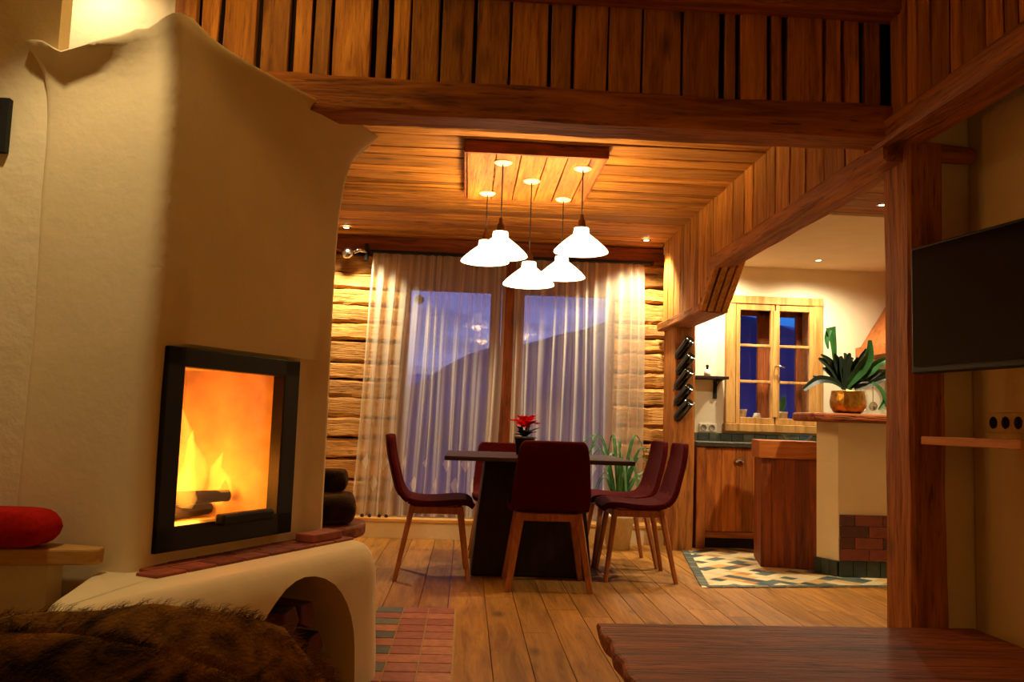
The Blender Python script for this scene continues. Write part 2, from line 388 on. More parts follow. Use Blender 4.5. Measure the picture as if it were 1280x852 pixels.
# plaster walls of the living room and the kitchen
def wall(name, x0, x1, y0, y1, z0, z1, mat='plaster'): return struct(MB().bb(x0, x1, y0, y1, z0, z1).build(name, M[mat]))
wall('wall_left', -2.0, -1.80, -2.2, 3.30, 0, ZL)
wall('wall_beside_stove', -1.80, -1.325, 2.662, 2.73, 0, ZL)
wall('wall_stove', -1.80, -1.12, 3.16, 3.30, 0, ZL)
wall('wall_back', -2.0, 2.1, -2.3, -2.15, 0, ZL)
wall('wall_right', 1.92, 2.05, -2.2, 3.15, 0, ZL)
wall('wall_front_right', 1.74, 4.3, 3.16, 3.28, 0, ZL)
wall('ceiling_living', -2.0, 2.05, -2.3, 3.3, ZL, ZL+.08)
wall('wall_kitchen_right', 4.2, 4.3, 3.2, 7.45, 0, ZL, 'plaster_kit')
kw = struct(MB().bb(1.72, 4.3, 7.33, 7.63, 0, ZL).build('wall_kitchen', M['plaster_kit']))
boolean_cut(kw, MB().bb(2.30, 3.03, 7.2, 7.8, .985, 2.045).build('cut', M['plaster_kit']))
wall('ceiling_kitchen', 1.60, 4.3, 5.42, 7.4, 2.375, 2.45, 'plaster_kit')
wall('wall_dining_left', -1.85, -1.75, 3.2, 7.3, 0, 2.6, 'plaster')

# dining ceiling boards, each one turning down the bulkhead beside it
cb = MB(); bk = MB(); y = 3.26; widths = []
while y < 7.05:
    w = rnd.choice((.10, .13, .16, .19, .21)) if not 5.25 < y < 5.80 else .075; widths.append((y, min(w, 7.06-y))); y += w
for (y, w) in widths:
    cb.hewn((-1.76, y+w/2, ZC+.014), (1.575, y+w/2, ZC+.014), w-.021, .028, n=14, jit=.0055, ch=.006)
    yc = y+w/2
    zb = 2.03 if yc < 5.36 else (2.03-(yc-5.36)/.36*.27 if yc < 5.72 else 1.76)
    if yc < 6.72: bk.hewn((1.573, yc, ZC+.02), (1.573, yc, zb), w-.012, .03, up=(1, 0, 0), n=6, jit=.003, ch=.004)
struct(cb.build('ceiling', M['oldX'])); struct(bk.build('wall_bulkhead', M['oldZ']))
struct(MB().bb(-1.85, 1.62, 3.2, 7.3, ZC+.034, ZC+.06).build('ceiling_backing', M['dark_gap']))
struct(MB().prism([(3.2, 2.434), (3.2, 2.0), (5.36, 2.0), (5.72, 1.76), (6.75, 1.76), (6.75, 2.434)], 1.592, 1.61).build('bulkhead_backing', M['dark_gap']))
bpy.data.objects['bulkhead_backing'].data.transform(Matrix(((0, 0, 1, 0), (1, 0, 0, 0), (0, 1, 0, 0), (0, 0, 0, 1))))
kc = MB(); y = 3.3
while y < 5.40:
    w = rnd.uniform(.13, .19); kc.hewn((1.6, y+w/2, 2.41), (4.25, y+w/2, 2.41), w-.008, .03, n=8, jit=.003, ch=.004); y += w
struct(kc.build('ceiling_kitchen_boards', M['oldX']))
struct(MB().bb(1.6, 4.3, 3.2, 5.46, 2.43, 2.46).build('ceiling_kitchen_backing', M['dark_gap']))

# timber frame
def timber(name, a, b, w, h, ax, up=(0, 0, 1), n=12, jit=.006, ch=.012, mat='beam', **k):
    return struct(MB().hewn(a, b, w, h, up, n, jit, ch, **k).build(name, M[mat+ax]))
timber('beam', (-1.15, 3.12, 2.117), (1.56, 3.12, 2.117), .16, .13, 'X', n=22)
timber('beam', (1.625, 3.10, 2.025), (1.625, 5.44, 2.025), .15, .085, 'Y', n=20, jit=.004)
timber('beam', (1.61, 3.16, 2.085), (1.61, -1.2, 2.085), .16, .09, 'Y', n=20)
timber('post', (1.693, 3.155, 0), (1.693, 3.155, 2.05), .135, .20, 'Z', up=(0, 1, 0), n=14, jit=.004)
timber('beam', (-1.12, 3.03, 2.59), (1.6, 3.03, 2.585), .12, .14, 'X', n=18, jit=.004)
struct(MB().tube([(1.64, 3.10, 2.03), (1.75, 3.10, 2.025), (1.85, 3.10, 2.02), (1.90, 3.10, 2.018)], [.036, .036, .034, .03], 10).build('beam_stub', M['beamX'], smooth=False))
# far column, its bracket block and the strut
timber('post', (1.70, 6.79, 0), (1.70, 6.79, 1.775), .165, .36, 'Z', up=(0, 1, 0), n=12, jit=.006)
timber('beam', (1.655, 5.70, 1.762), (1.655, 6.98, 1.762), .20, .07, 'Y', n=8, jit=.004)
bl = MB()
for i in range(4):
    xx = 1.582+i*.05; bl.hewn((xx, 5.335, 2.035), (xx, 5.70, 1.755), .047, .04, (1, 0, 0), 5, .003, .005)
struct(bl.build('beam_bracket', M['oldY']))
struct(MB().bb(1.60, 1.752, 5.76, 6.95, 1.80, 2.30).build('beam_bracket_core', M['redY']))

# upright boards above the front beam and along the right side
up_ = MB(); x = -1.13
while x < 1.555:
    w = rnd.choice((.07, .09, .11, .13, .15)); w = min(w, 1.56-x)
    if w > .03: up_.hewn((x+w/2, 3.085+rnd.uniform(-.006, .006), 2.15), (x+w/2, 3.085, ZL), w-rnd.choice((.008, .012, .012, .03)), .03, up=(0, 1, 0), n=4, jit=.003, ch=.004)
    x += w
struct(up_.build('wall_gallery_front', M['oldZ']))
struct(MB().bb(-1.13, 1.6, 3.11, 3.16, 2.16, ZL).build('wall_gallery_backing', M['dark_gap']))
up_ = MB(); y = 3.06
while y > -1.1:
    w = rnd.choice((.07, .09, .12, .14)); up_.hewn((1.575, y-w/2, 2.10), (1.575, y-w/2, ZL), w-rnd.choice((.006, .012)), .03, up=(1, 0, 0), n=4, jit=.003, ch=.004); y -= w
struct(up_.build('wall_gallery_right', M['oldZ']))
struct(MB().bb(1.6, 1.63, -1.2, 3.1, 2.12, ZL).build('wall_gallery_right_backing', M['dark_gap']))

# far log wall around the terrace doors
lg = MB()
for x0, x1 in ((-1.76, -.56), (1.215, 1.80)):
    z = .0
    while z < 2.27:
        h = rnd.uniform(.12, .18); h = min(h, 2.30-z)
        if h > .03: lg.hewn((x0, 7.13, z+h/2), (x1, 7.13, z+h/2), .16, h-.006, (0, 0, 1), 16, .010, .022)
        z += h
struct(lg.build('wall_far', M['log']))
bkw = MB(); bkw.bb(-1.8, -.57, 7.19, 7.24, 0, 2.5); bkw.bb(1.225, 1.80, 7.19, 7.24, 0, 2.5); bkw.bb(-.57, 1.225, 7.19, 7.24, 2.10, 2.5)
struct(bkw.build('wall_far_backing', M['dark_gap']))
timber('beam', (-1.76, 7.06, 2.365), (1.72, 7.06, 2.365), .16, .135, 'X', n=20, mat='red')
timber('beam', (-.6, 7.12, 2.20), (1.3, 7.12, 2.20), .14, .20, 'X', n=12, mat='red')
# step in front of the doors
struct(MB().bb(-1.70, 1.615, 6.87, 7.06, 0, .125).build('trim_1', M['plaster'])); struct(MB().bb(-1.70, 1.615, 6.855, 7.07, .126, .156, .006).build('trim_2', M['pine']))

# terrace doors
def terrace_door(n, x0, x1, gx0, gx1):
    fr = MB(); zt, zb = 2.11, .157
    fr.bb(x0, gx0, 7.10, 7.17, zb, zt); fr.bb(gx1, x1, 7.10, 7.17, zb, zt); fr.bb(gx0, gx1, 7.10, 7.17, 2.015, zt); fr.bb(gx0, gx1, 7.10, 7.17, zb, .30)
    o = struct(fr.build('window_%d' % n, M['redZ'], bevel=.006))
    o2 = struct(MB().bb(gx0-.005, gx1+.005, 7.132, 7.138, .295, 2.02).build('window_%d_pane' % n, M['glass'], o)); return o
terrace_door(1, -.58, .26, -.50, .17); terrace_door(2, .365, 1.24, .455, 1.17)
struct(MB().hewn((.312, 7.04, .157), (.312, 7.04, 2.28), .10, .10, (0, 1, 0), 8, .003, .006).build('trim_3', M['redZ']))

# kitchen casement window: outer lining, two sashes of three panes, second window behind
def kitchen_window():
    fr = MB(); Y = 7.325
    x0, x1, z0, z1 = 2.235, 3.095, .925, 2.10
    fr.bb(x0, x0+.085, Y-.04, Y+.01, z0+.071, z1-.061); fr.bb(x1-.085, x1, Y-.04, Y+.01, z0+.071, z1-.061); fr.bb(x0, x1, Y-.045, Y+.01, z1-.06, z1+.01); fr.bb(x0-.012, x1+.012, Y-.06, Y+.01, z0-.0, z0+.07)
    ln = MB(); ln.bb(2.30, 2.315, Y, 7.62, .985, 2.045); ln.bb(3.015, 3.03, Y, 7.62, .985, 2.045); ln.bb(2.30, 3.03, Y, 7.62, 2.03, 2.045); ln.bb(2.30, 3.03, Y, 7.62, .985, 1.0)
    w = struct(fr.build('window_3', M['pineZ'], bevel=.006)); struct(ln.build('window_3_lining', M['pineX'], w))
    for a, b in ((2.325, 2.665), (2.675, 3.01)):
        s_ = MB(); s_.bb(a, a+.035, Y-.035, Y+.005, .995, 2.04); s_.bb(b-.035, b, Y-.035, Y+.005, .995, 2.04); s_.bb(a+.034, b-.034, Y-.035, Y+.005, 1.985, 2.04); s_.bb(a+.034, b-.034, Y-.035, Y+.005, .995, 1.05)
        for zz in (1.36, 1.675): s_.bb(a+.03, b-.03, Y-.03, Y, zz-.012, zz+.012)
        sh = struct(s_.build('window_sash', M['pineZ'], w, bevel=.004)); struct(MB().bb(a+.03, b-.03, Y-.017, Y-.013, 1.04, 1.99).build('window_sash_glass', M['glass'], sh))
    o_ = MB()
    for a, b in ((2.315, 2.66), (2.66, 3.015)):
        o_.bb(a, a+.055, 7.555, 7.60, 1.0, 2.03); o_.bb(b-.055, b, 7.555, 7.60, 1.0, 2.03); o_.bb(a, b, 7.555, 7.60, 1.97, 2.03); o_.bb(a, b, 7.555, 7.60, 1.0, 1.05)
    struct(o_.build('window_outer_sash', M['redZ'], w, bevel=.004)); struct(MB().bb(2.33, 3.0, 7.575, 7.58, 1.03, 1.99).build('window_outer_glass', M['glass'], w))
    struct(MB().box((2.67, Y-.035, 1.52), (.045, .014, .93), 0, .005).build('window_meeting_stile', M['pineZ'], w))
    struct(MB().tube([(2.672, Y-.04, 1.50), (2.672, Y-.075, 1.50), (2.70, Y-.08, 1.497), (2.735, Y-.08, 1.49)], .008, 8).build('window_latch', M['chrome'], w, smooth=True))
kitchen_window()

# landscape outside
def ridge(name, Y, prof, mat, depth):
    b = MB()
    def fn(u, v):
        xs = [p[0] for p in prof]; zs = [p[1] for p in prof]; X = xs[0]+(xs[-1]-xs[0])*u
        z = float(np.interp(X, xs, zs)); k = math.sin(min(v*1.0, 1)*PI/2)
        n = noise.noise(Vector((X*.25, v*4, Y)))*1.0+noise.noise(Vector((X*.9, v*9, Y)))*.35
        return (X, Y-depth*(1-v), -6+(z+6)*k+n*(.2+.25*v)*Y/60)
    b.grid(fn, 110, 24); return struct(b.build(name, M[mat], smooth=True))
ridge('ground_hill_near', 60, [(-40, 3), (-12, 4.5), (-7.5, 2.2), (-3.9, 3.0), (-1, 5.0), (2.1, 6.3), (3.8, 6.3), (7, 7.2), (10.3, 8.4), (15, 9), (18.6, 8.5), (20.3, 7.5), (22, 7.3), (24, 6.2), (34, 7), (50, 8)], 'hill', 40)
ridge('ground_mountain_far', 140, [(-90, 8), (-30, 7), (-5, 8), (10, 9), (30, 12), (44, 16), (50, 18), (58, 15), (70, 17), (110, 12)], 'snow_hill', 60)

# ================================================================== STOVE
E_, R_, F_ = Vector((-.945, 2.56, 0)), Vector((-.535, 3.375, 0)), Vector((-1.42, 2.66, 0))
U = (R_-E_).normalized(); NN = Vector((U.y, -U.x, 0))
def fp(t, d, z): p = E_+U*t+NN*d; return Vector((p.x, p.y, z))
stove = thing('fireplace', 'white plastered corner fireplace with flared hood and rounded ledge', 'fireplace', (-.95, 2.9, 0))
def stove_body():
    poly = [Vector((-1.335, 2.66, 0)), Vector((-.945, 2.56, 0)), Vector((-.535, 3.375, 0)), Vector((-.74, 3.84, 0)), Vector((-1.30, 3.15, 0))]
    n = len(poly); pts = []       # (point, outward normal, edge tag, corner weight)
    def en(a, b): d = (b-a).normalized(); return Vector((d.y, -d.x, 0))
    rr = [.02, .05, .02, .02, .02]
    for i in range(n):
        p0, p1, p2 = poly[i-1], poly[i], poly[(i+1) % n]; n1, n2 = en(p0, p1), en(p1, p2)
        d1, d2 = (p0-p1).normalized(), (p2-p1).normalized()
        for k in range(7):
            t = k/6; a = p1+d1*rr[i]*(1-t)**2+d2*rr[i]*t**2
            nn = (n1*(1-t)+n2*t).normalized(); kk = 1/max(nn.dot(n1), .5) if t < .5 else 1/max(nn.dot(n2), .5)
            pts.append((a, nn*min(kk, 1.2), i, 1.0, 0))
        L_ = (p2-p1).length; q1 = p1+d2*rr[i]; q2 = p2-d2*rr[(i+1) % n]
        ns = 14
        for k in range(1, ns):
            t = k/ns; dist = min(t, 1-t)*L_; pts.append((q1.lerp(q2, t), n2, i, math.exp(-(dist/.11)**1.1), t*L_))
    lev = [(.40, -.0), (.60, -.0), (.80, 0), (1.0, 0), (1.14, 0), (1.155, 0), (1.40, .0), (1.60, .002), (1.75, .006), (1.85, .014), (1.93, .028), (1.99, .046), (2.035, .074), (2.07, .104), (2.095, .128), (2.105, .128), (2.10, .108), (2.06, .05), (2.04, 0)]
    R = []
    for li, (z, d) in enumerate(lev):
        ring = []
        for (p, nn, ei, cw, dE) in pts:
            dd = d
            if z < 1.15 and ei == 1: dd = d-.024*min(1, dE/.12)
            gF = 1      # the flare fades towards the left wall
            hi = max(0, (z-1.85)/.25)
            if ei == 1: gF = .30+.70*min(1, dE/.85)
            elif ei == 0: gF = float(np.interp(p.x, [-1.34, -1.28, -1.15, -1.03, -.95], [.55, .60, .62, .52, .30]))
            if dd > 0: dd *= gF
            zo = float(np.interp(p.x, [-1.335, -1.25, -1.05, -.985, -.945], [-.035, -.085, -.040, -.008, .045])) if ei in (0,) or (ei == 1 and dE == 0 and p.x < -.9) else (.004-.03*min(1, dE/.9)+.041*math.exp(-dE/.07) if ei == 1 else -.03)
            zz = z+hi**2*zo
            sx = noise.noise(Vector((p.x*3, p.y*3, z*2.2)))*.008
            ring.append((p.x+nn.x*(dd+sx), p.y+nn.y*(dd+sx), zz))
        R.append(ring)
    b = MB(); b.rings(R); return b.build('chimney_hood', M['plaster_stove'], stove, smooth=True)
body = stove_body()
def obox(t0, t1, d0, d1, z0, z1, mb=None, bev=0):
    mb = mb or MB(); c = fp((t0+t1)/2, (d0+d1)/2, (z0+z1)/2); mb.box(c, (t1-t0, d1-d0, z1-z0), math.atan2(U.y, U.x), bev); return mb
T0, T1, Z0, Z1 = .072, .706, .522, 1.142
ct = obox(T0+.05, T1-.05, -.42, .1, Z0+.045, Z1-.04).build('cut', M['plaster'], stove)
ct.parent = None; ct.data.transform(Matrix.Translation(stove.location)); 
body.parent = None; body.location = stove.location
boolean_cut(body, ct); body.parent = stove; body.location = (0, 0, 0)
for p in body.data.polygons: p.use_smooth = True
md = body.modifiers.new('edge', 'EDGE_SPLIT'); md.split_angle = math.radians(50)
# rounded ledge with arched log store
def ledge():
    poly = [(-.86, 2.09), (-.285, 3.25), (-.50, 3.62), (-.80, 3.5), (-1.00, 3.0), (-1.12, 2.76), (-1.03, 2.17), (-.955, 2.06)]
    P = [Vector((x, y, 0)) for x, y in poly]; n = len(P); rr = [.05, .10, .09, .09, .09, .09, .05, .05]; pts = []
    def en(a, b): d = (b-a).normalized(); return Vector((d.y, -d.x, 0))
    for i in range(n):
        p0, p1, p2 = P[i-1], P[i], P[(i+1) % n]; n1, n2 = en(p0, p1), en(p1, p2); d1, d2 = (p0-p1).normalized(), (p2-p1).normalized()
        for k in range(7):
            t = k/6; pts.append((p1+d1*rr[i]*(1-t)**2+d2*rr[i]*t**2, (n1*(1-t)+n2*t).normalized()))
        for k in range(1, 10): pts.append(((p1+d2*rr[i]).lerp(p2-d2*rr[(i+1) % n], k/10), n2))
    R = []
    for z, d in [(0, .012), (.1, .008), (.2, .004), (.3, 0), (.38, -.004), (.415, -.012), (.445, -.024), (.463, -.036), (.474, -.050), (.477, -.06)]:
        R.append([(p.x+q.x*(d+noise.noise(Vector((p.x*4, p.y*4, z*4)))*.007), p.y+q.y*(d+noise.noise(Vector((p.x*4, p.y*4, z*4)))*.007), z) for p, q in pts])
    cx_ = sum(p[0] for p in R[-1])/len(R[-1]); cy_ = sum(p[1] for p in R[-1])/len(R[-1])
    for k_ in (.6, .25, .02): R.append([(cx_+(p[0]-cx_)*k_, cy_+(p[1]-cy_)*k_, .477) for p in R[9]])
    b = MB(); b.rings(R); o = b.build('ledge', M['plaster_stove'], stove, smooth=True)
    # arch cutter runs along the ledge's front face normal
    c0 = Vector((-.485, 2.845, 0)); prof = [(-.275, -.02), (.275, -.02)]+[(.275*math.cos(a), .15+.275*math.sin(a)) for a in [PI*k/16 for k in range(17)]]
    k = MB(); k.rings([[c0+U*s_+NN*d+Vector((0, 0, z)) for s_, z in prof] for d in (.2, -.42)])
    cu = k.build('cut', M['matt_black'])
    o.parent = None; o.location = stove.location; boolean_cut(o, cu); o.parent = stove; o.location = (0, 0, 0)
    for p in o.data.polygons: p.use_smooth = True
    md = o.modifiers.new('edge', 'EDGE_SPLIT'); md.split_angle = math.radians(50)
ledge()
bt = MB()
for r in range(2):
    for i in range(8):
        a = -.02+i*.122+r*.05
        if a+.115 < 1.02: obox(a, a+.115, -.04+.085*(1-r)-.005, -.04+.085*(2-r)-.01, .470, .486, bt)
bt.build('ledge_bricks', M['brick'], stove, bevel=.003)
# door
door = obox(T0, T0+.075, -.05, .012, Z0, Z1).build('stove_door', M['black'], stove) if False else None
dm = MB()
obox(T0, T0+.072, -.04, .012, Z0, Z1, dm); obox(T1-.085, T1, -.04, .012, Z0, Z1, dm); obox(T0, T1, -.04, .012, Z1-.06, Z1, dm); obox(T0, T1, -.04, .012, Z0, Z0+.075, dm)
door = dm.build('stove_door', M['black'], stove, bevel=.004)
obox(T0+.06, T1-.07, -.032, -.026, Z0+.06, Z1-.05).build('door_glass', M['glass'], door)
hb = MB(); obox(.31, .56, .012, .05, Z0+.062, Z0+.098, hb, .008); hb.build('door_handle', M['matt_black'], door)
# firebox lining
fb = MB(); a0, a1 = T0+.055, T1-.055; zl, zh = Z0+.05, Z1-.045
def quad(p): fb.face(p)
fb.face([fp(a0+.10, -.38, zl), fp(a1-.10, -.38, zl), fp(a1-.10, -.38, zh), fp(a0+.10, -.38, zh)])
fb.face([fp(a0, -.045, zl), fp(a0+.10, -.38, zl), fp(a0+.10, -.38, zh), fp(a0, -.045, zh)])
fb.face([fp(a1, -.045, zl), fp(a1-.10, -.38, zl), fp(a1-.10, -.38, zh), fp(a1, -.045, zh)])
fb.face([fp(a0, -.045, zl), fp(a1, -.045, zl), fp(a1-.10, -.38, zl), fp(a0+.10, -.38, zl)])
fb.face([fp(a0, -.045, zh), fp(a1, -.045, zh), fp(a1-.10, -.38, zh), fp(a0+.10, -.38, zh)])
fb.build('firebox_lining', M['firebrick'], stove, solid=.006)
# fire
def flame_mat():
    mt, N, L, b = new_mat('flame'); N.remove(b)
    em = N.new('ShaderNodeEmission'); tr = N.new('ShaderNodeBsdfTransparent'); ad = N.new('ShaderNodeAddShader')
    lw = N.new('ShaderNodeLayerWeight'); lw.inputs[0].default_value = .35
    mr = N.new('ShaderNodeMapRange'); mr.inputs[1].default_value = 0; mr.inputs[2].default_value = .8; mr.inputs[3].default_value = .55; mr.inputs[4].default_value = 0; L.new(lw.outputs['Facing'], mr.inputs[0])
    em.inputs[0].default_value = (1, .36, .03, 1); L.new(mr.outputs[0], em.inputs[1])
    L.new(em.outputs[0], ad.inputs[0]); L.new(tr.outputs[0], ad.inputs[1]); L.new(ad.outputs[0], N['Material Output'].inputs[0]); return mt
M['flame'] = flame_mat()
fl = MB()
for t, d, h, r in ((.22, -.22, .20, .05), (.30, -.26, .28, .055), (.39, -.22, .33, .06), (.47, -.25, .26, .055), (.55, -.2, .18, .045), (.35, -.16, .16, .04)):
    pth = [fp(t+.015*math.sin(k*1.3+t*20), d, zl+.05+h*k/7) for k in range(8)]
    fl.tube(pth, [r*q for q in (.55, .9, 1, .9, .7, .45, .22, .03)], 10)
tag(fl.build('fire', M['flame'], smooth=True), 'orange flames burning behind the glass of the fireplace door', 'fire')
for k, (a, b, r) in enumerate((((.20, -.19), (.56, -.25), .024), ((.23, -.27), (.57, -.17), .022))):
    lo = MB().tube([fp(a[0], a[1], zl+.03+.048*k), fp((a[0]+b[0])/2, (a[1]+b[1])/2, zl+.031+.048*k), fp(b[0], b[1], zl+.03+.048*k)], [r, r*1.05, r*.95], 9)
    tag(lo.build('burning_log', M['ember'], smooth=True), ('charred log lying lowest in the fire' , 'charred log lying across the lower one in the fire')[k], 'log', 'logs burning in the fireplace')
point('fire_light', fp(.38, -.2, zl+.14), 6.0, (1, .26, .02), .06)
point('fire_light_low', fp(.33, -.13, zl+.05), 2.6, (1, .38, .04), .05)
# brick lying on the ledge
bk_ = MB(); obox(.72, .90, .02, .10, .487, .517, bk_, .004); tag(bk_.build('brick', M['brick']), 'flat red brick lying on the ledge right of the fireplace door', 'brick')
# split logs in the arched store
spots = [(-.20, .012, .055), (-.085, .012, .06), (.04, .012, .06), (.165, .012, .06), (-.13, .13, .06), (0, .135, .06), (.125, .13, .055), (.06, .245, .055), (-.07, .25, .05)]
wl = ['lower left corner', 'bottom row second from left', 'bottom row second from right', 'lower right corner', 'middle row left', 'middle row centre', 'middle row right', 'topmost of the pile', 'top row left']
for k, (s_, z, r) in enumerate(spots):
    c0 = Vector((-.485, 2.845, 0)); q = rnd.uniform(0, 6); sec = [(r*rnd.uniform(.8, 1.05)*math.cos(q+i*2*PI/5), r*rnd.uniform(.8, 1.0)*math.sin(q+i*2*PI/5)) for i in range(5)]
    low = min(v for _, v in sec); b = MB(); dd = .03+rnd.uniform(-.03, .03)
    b.rings([[c0+U*(s_+a+rnd.uniform(-.004, .004))+NN*(-d)+Vector((0, 0, z-low+v)) for a, v in sec] for d in (dd+.0, dd+.10, dd+.2, dd+.3)])
    o = b.build('firewood', None, mats=[M['bark'], M['cutwood']], bevel=.005)
    for p in o.data.polygons:
        p.material_index = 1 if (len(p.vertices) == 5 or p.index % 5 < 2) else 0
    tag(o, 'split firewood log in the arched log store, %s' % wl[k], 'firewood', 'firewood in the log store under the fireplace ledge')

# bench left of the stove
bn = thing('stove_bench', 'pale wooden seat bench on a plastered base left of the fireplace', 'bench', (-1.3, 2.65, 0))
MB().prism([(-1.795, 2.658), (-1.795, 2.38), (-1.03, 2.50), (-1.02, 2.51), (-1.02, 2.555), (-1.335, 2.645)], .507, .552).build('bench_seat', M['pine'], bn, bevel=.006)
MB().prism([(-1.795, 2.655), (-1.795, 2.43), (-1.16, 2.52), (-1.14, 2.57), (-1.335, 2.63)], 0, .506).build('bench_base', M['plaster'], bn)
def cushion(name, c, d, rz, mat, tg, puff=.35):
    b = MB(); nx, ny = 16, 10; R = Matrix.Rotation(rz, 3, 'Z')
    def sup(u): return 1-abs(u)**9
    for sgn in (1, -1):
        def fn(u, v):
            x, y = u*2-1, v*2-1; k = (max(0, sup(x))*max(0, sup(y)))**.42
            x2 = x*(1-.07*abs(y)**4); y2 = y*(1-.07*abs(x)**4)
            z = d[2]/2+sgn*d[2]/2*k*(1+.06*noise.noise(Vector((x*2, y*2, sgn))))
            return R @ Vector((x2*d[0]/2, y2*d[1]/2, z))+Vector(c)
        b.grid(fn, nx, ny)
    bmesh.ops.remove_doubles(b.bm, verts=b.bm.verts, dist=.0005)
    return tag(b.build(name, M[mat], smooth=True, sub=1), *tg)
cushion('seat_cushion', (-1.41, 2.525, .553), (.56, .16, .105), -.08, 'cush', ('red seat cushion on the wooden bench at the far left', 'cushion'))

# picture at the extreme left
pf = thing('picture_frame', 'dark framed picture on the plaster wall at the far left photo edge', 'picture', (-1.62, 2.661, 1.70))
b = MB(); b.bb(-1.75, -1.725, 2.637, 2.661, 1.72, 1.89); b.bb(-1.470, -1.446, 2.637, 2.661, 1.72, 1.89); b.bb(-1.725, -1.470, 2.638, 2.661, 1.865, 1.89); b.bb(-1.725, -1.470, 2.638, 2.661, 1.72, 1.745)
b.build('frame', M['matt_black'], pf); MB().bb(-1.73, -1.465, 2.650, 2.660, 1.73, 1.88).build('picture_panel', M['darkwood'], pf)

# bench behind the stove with furs
fbn = thing('corner_bench', 'rounded wooden bench end behind the fireplace carrying dark furs', 'bench', (-.7, 4.1, 0))
bp_ = [(-.80, 4.25), (-.78, 3.97), (-.66, 3.72), (-.57, 3.74)]+[(-.53+.085*math.cos(a), 4.02+.18*math.sin(a)) for a in [(-.9+1.9*k/8) for k in range(9)]]+[(-.58, 4.25)]
MB().prism(bp_, .405, .462).build('bench_seat', M['redX'], fbn, bevel=.012)
MB().prism([(-.80, 4.20), (-.76, 4.0), (-.66, 3.84), (-.60, 4.0), (-.63, 4.2)], 0, .404).build('bench_base', M['plaster'], fbn)
def fur_mat(name, a, bcol):
    mt, N, L, b = new_mat(name); tc = N.new('ShaderNodeTexCoord'); n1 = N.new('ShaderNodeTexNoise'); n1.inputs['Scale'].default_value = 9; n1.inputs['Detail'].default_value = 8; n1.inputs['Distortion'].default_value = 1.2; L.new(tc.outputs['Object'], n1.inputs[0])
    rp = N.new('ShaderNodeValToRGB'); e = rp.color_ramp.elements; e[0].position = .42; e[0].color = lin(a); e[1].position = .68; e[1].color = lin(bcol); L.new(n1.outputs[0], rp.inputs[0])
    L.new(rp.outputs[0], b.inputs['Base Color']); b.inputs['Roughness'].default_value = .9; b.inputs['Sheen Weight'].default_value = .35; b.inputs['Sheen Tint'].default_value = lin('#c89040'); b.inputs['Specular IOR Level'].default_value = .1
    n2 = N.new('ShaderNodeTexNoise'); n2.inputs['Scale'].default_value = 160; n2.inputs['Detail'].default_value = 3; L.new(tc.outputs['Object'], n2.inputs[0])
    bp = N.new('ShaderNodeBump'); bp.inputs['Strength'].default_value = .8; bp.inputs['Distance'].default_value = .006; L.new(n2.outputs[0], bp.inputs['Height']); L.new(bp.outputs[0], b.inputs['Normal']); return mt
M['fur'] = fur_mat('brown_fur', '#0e0803', '#96661e'); M['fur_dark'] = fur_mat('dark_fur', '#0c0706', '#2c1a14')
cushion('fur_cushion', (-.625, 4.02, .4665), (.28, .40, .125), .15, 'fur_dark', ('plump dark fur cushion on the bench behind the fireplace', 'cushion'))
cushion('fur_roll', (-.66, 4.12, .594), (.24, .24, .10), .1, 'fur_dark', ('smaller dark fur folded on top of the fur cushion', 'fur'))

# foreground: ottoman under a fur throw
ot = thing('ottoman', 'low upholstered ottoman hidden under the fur throw in the foreground', 'ottoman', (-.66, 1.3, 0))
MB().bb(-1.45, -.30, .75, 1.46, .12, .50, .04).build('ottoman_body', M['fur_dark'], ot)
for sx in (-1.38, -.37):
    for sy in (.82, 1.39): MB().tube([(sx, sy, 0), (sx, sy, .125)], .025, 10).build('leg', M['darkwood'], ot)
def throw():
    b = MB(); xs = [-1.5, -1.0, -.6, -.38, -.28, -.21, -.16, -.13, -.115]; zs = [.60, .60, .612, .605, .575, .50, .40, .28, .14]
    def fn(u, v):
        s_ = u*(len(xs)-1); x = float(np.interp(s_, range(len(xs)), xs)); z = float(np.interp(s_, range(len(zs)), zs))
        y = .66+.86*v
        edge = max(0, (v-.90)/.10); z -= edge**2*.20; y -= edge*.02
        sd = max(0, (u-.62)/.38)
        ph = y*24+x*4.5+2.2*noise.noise(Vector((x*2.0, y*1.5, 0)))
        wave = math.sin(ph)*.034*(1-.6*edge)+noise.noise(Vector((x*3, y*6, 2)))*.022+noise.noise(Vector((x*9, y*14, 5)))*.008
        z += wave*(1-.7*sd)
        x += sd*.03*math.sin(ph+.6)
        return (x, y, max(z, .10))
    b.grid(fn, 150, 90)
    o = tag(b.build('fur_throw', M['fur'], smooth=True), 'brown fur throw with dark folds spread across the bottom left foreground', 'throw')
    md = o.modifiers.new('fur', 'PARTICLE_SYSTEM'); ps = md.particle_system.settings
    ps.type = 'HAIR'; ps.count = 9000; ps.hair_length = .004; ps.hair_step = 3; ps.render_step = 3; ps.display_step = 2
    ps.child_type = 'SIMPLE'; ps.rendered_child_count = 8; ps.child_radius = .012; ps.child_length = .9; ps.roughness_1 = .01; ps.roughness_2 = .012
    ps.normal_factor = .004; ps.object_align_factor = (.003, .004, -.002); ps.factor_random = .002; ps.root_radius = .55; ps.tip_radius = .1; ps.radius_scale = .0018
    ps.use_modifier_stack = False; ps.material = 1
    return o
throw()

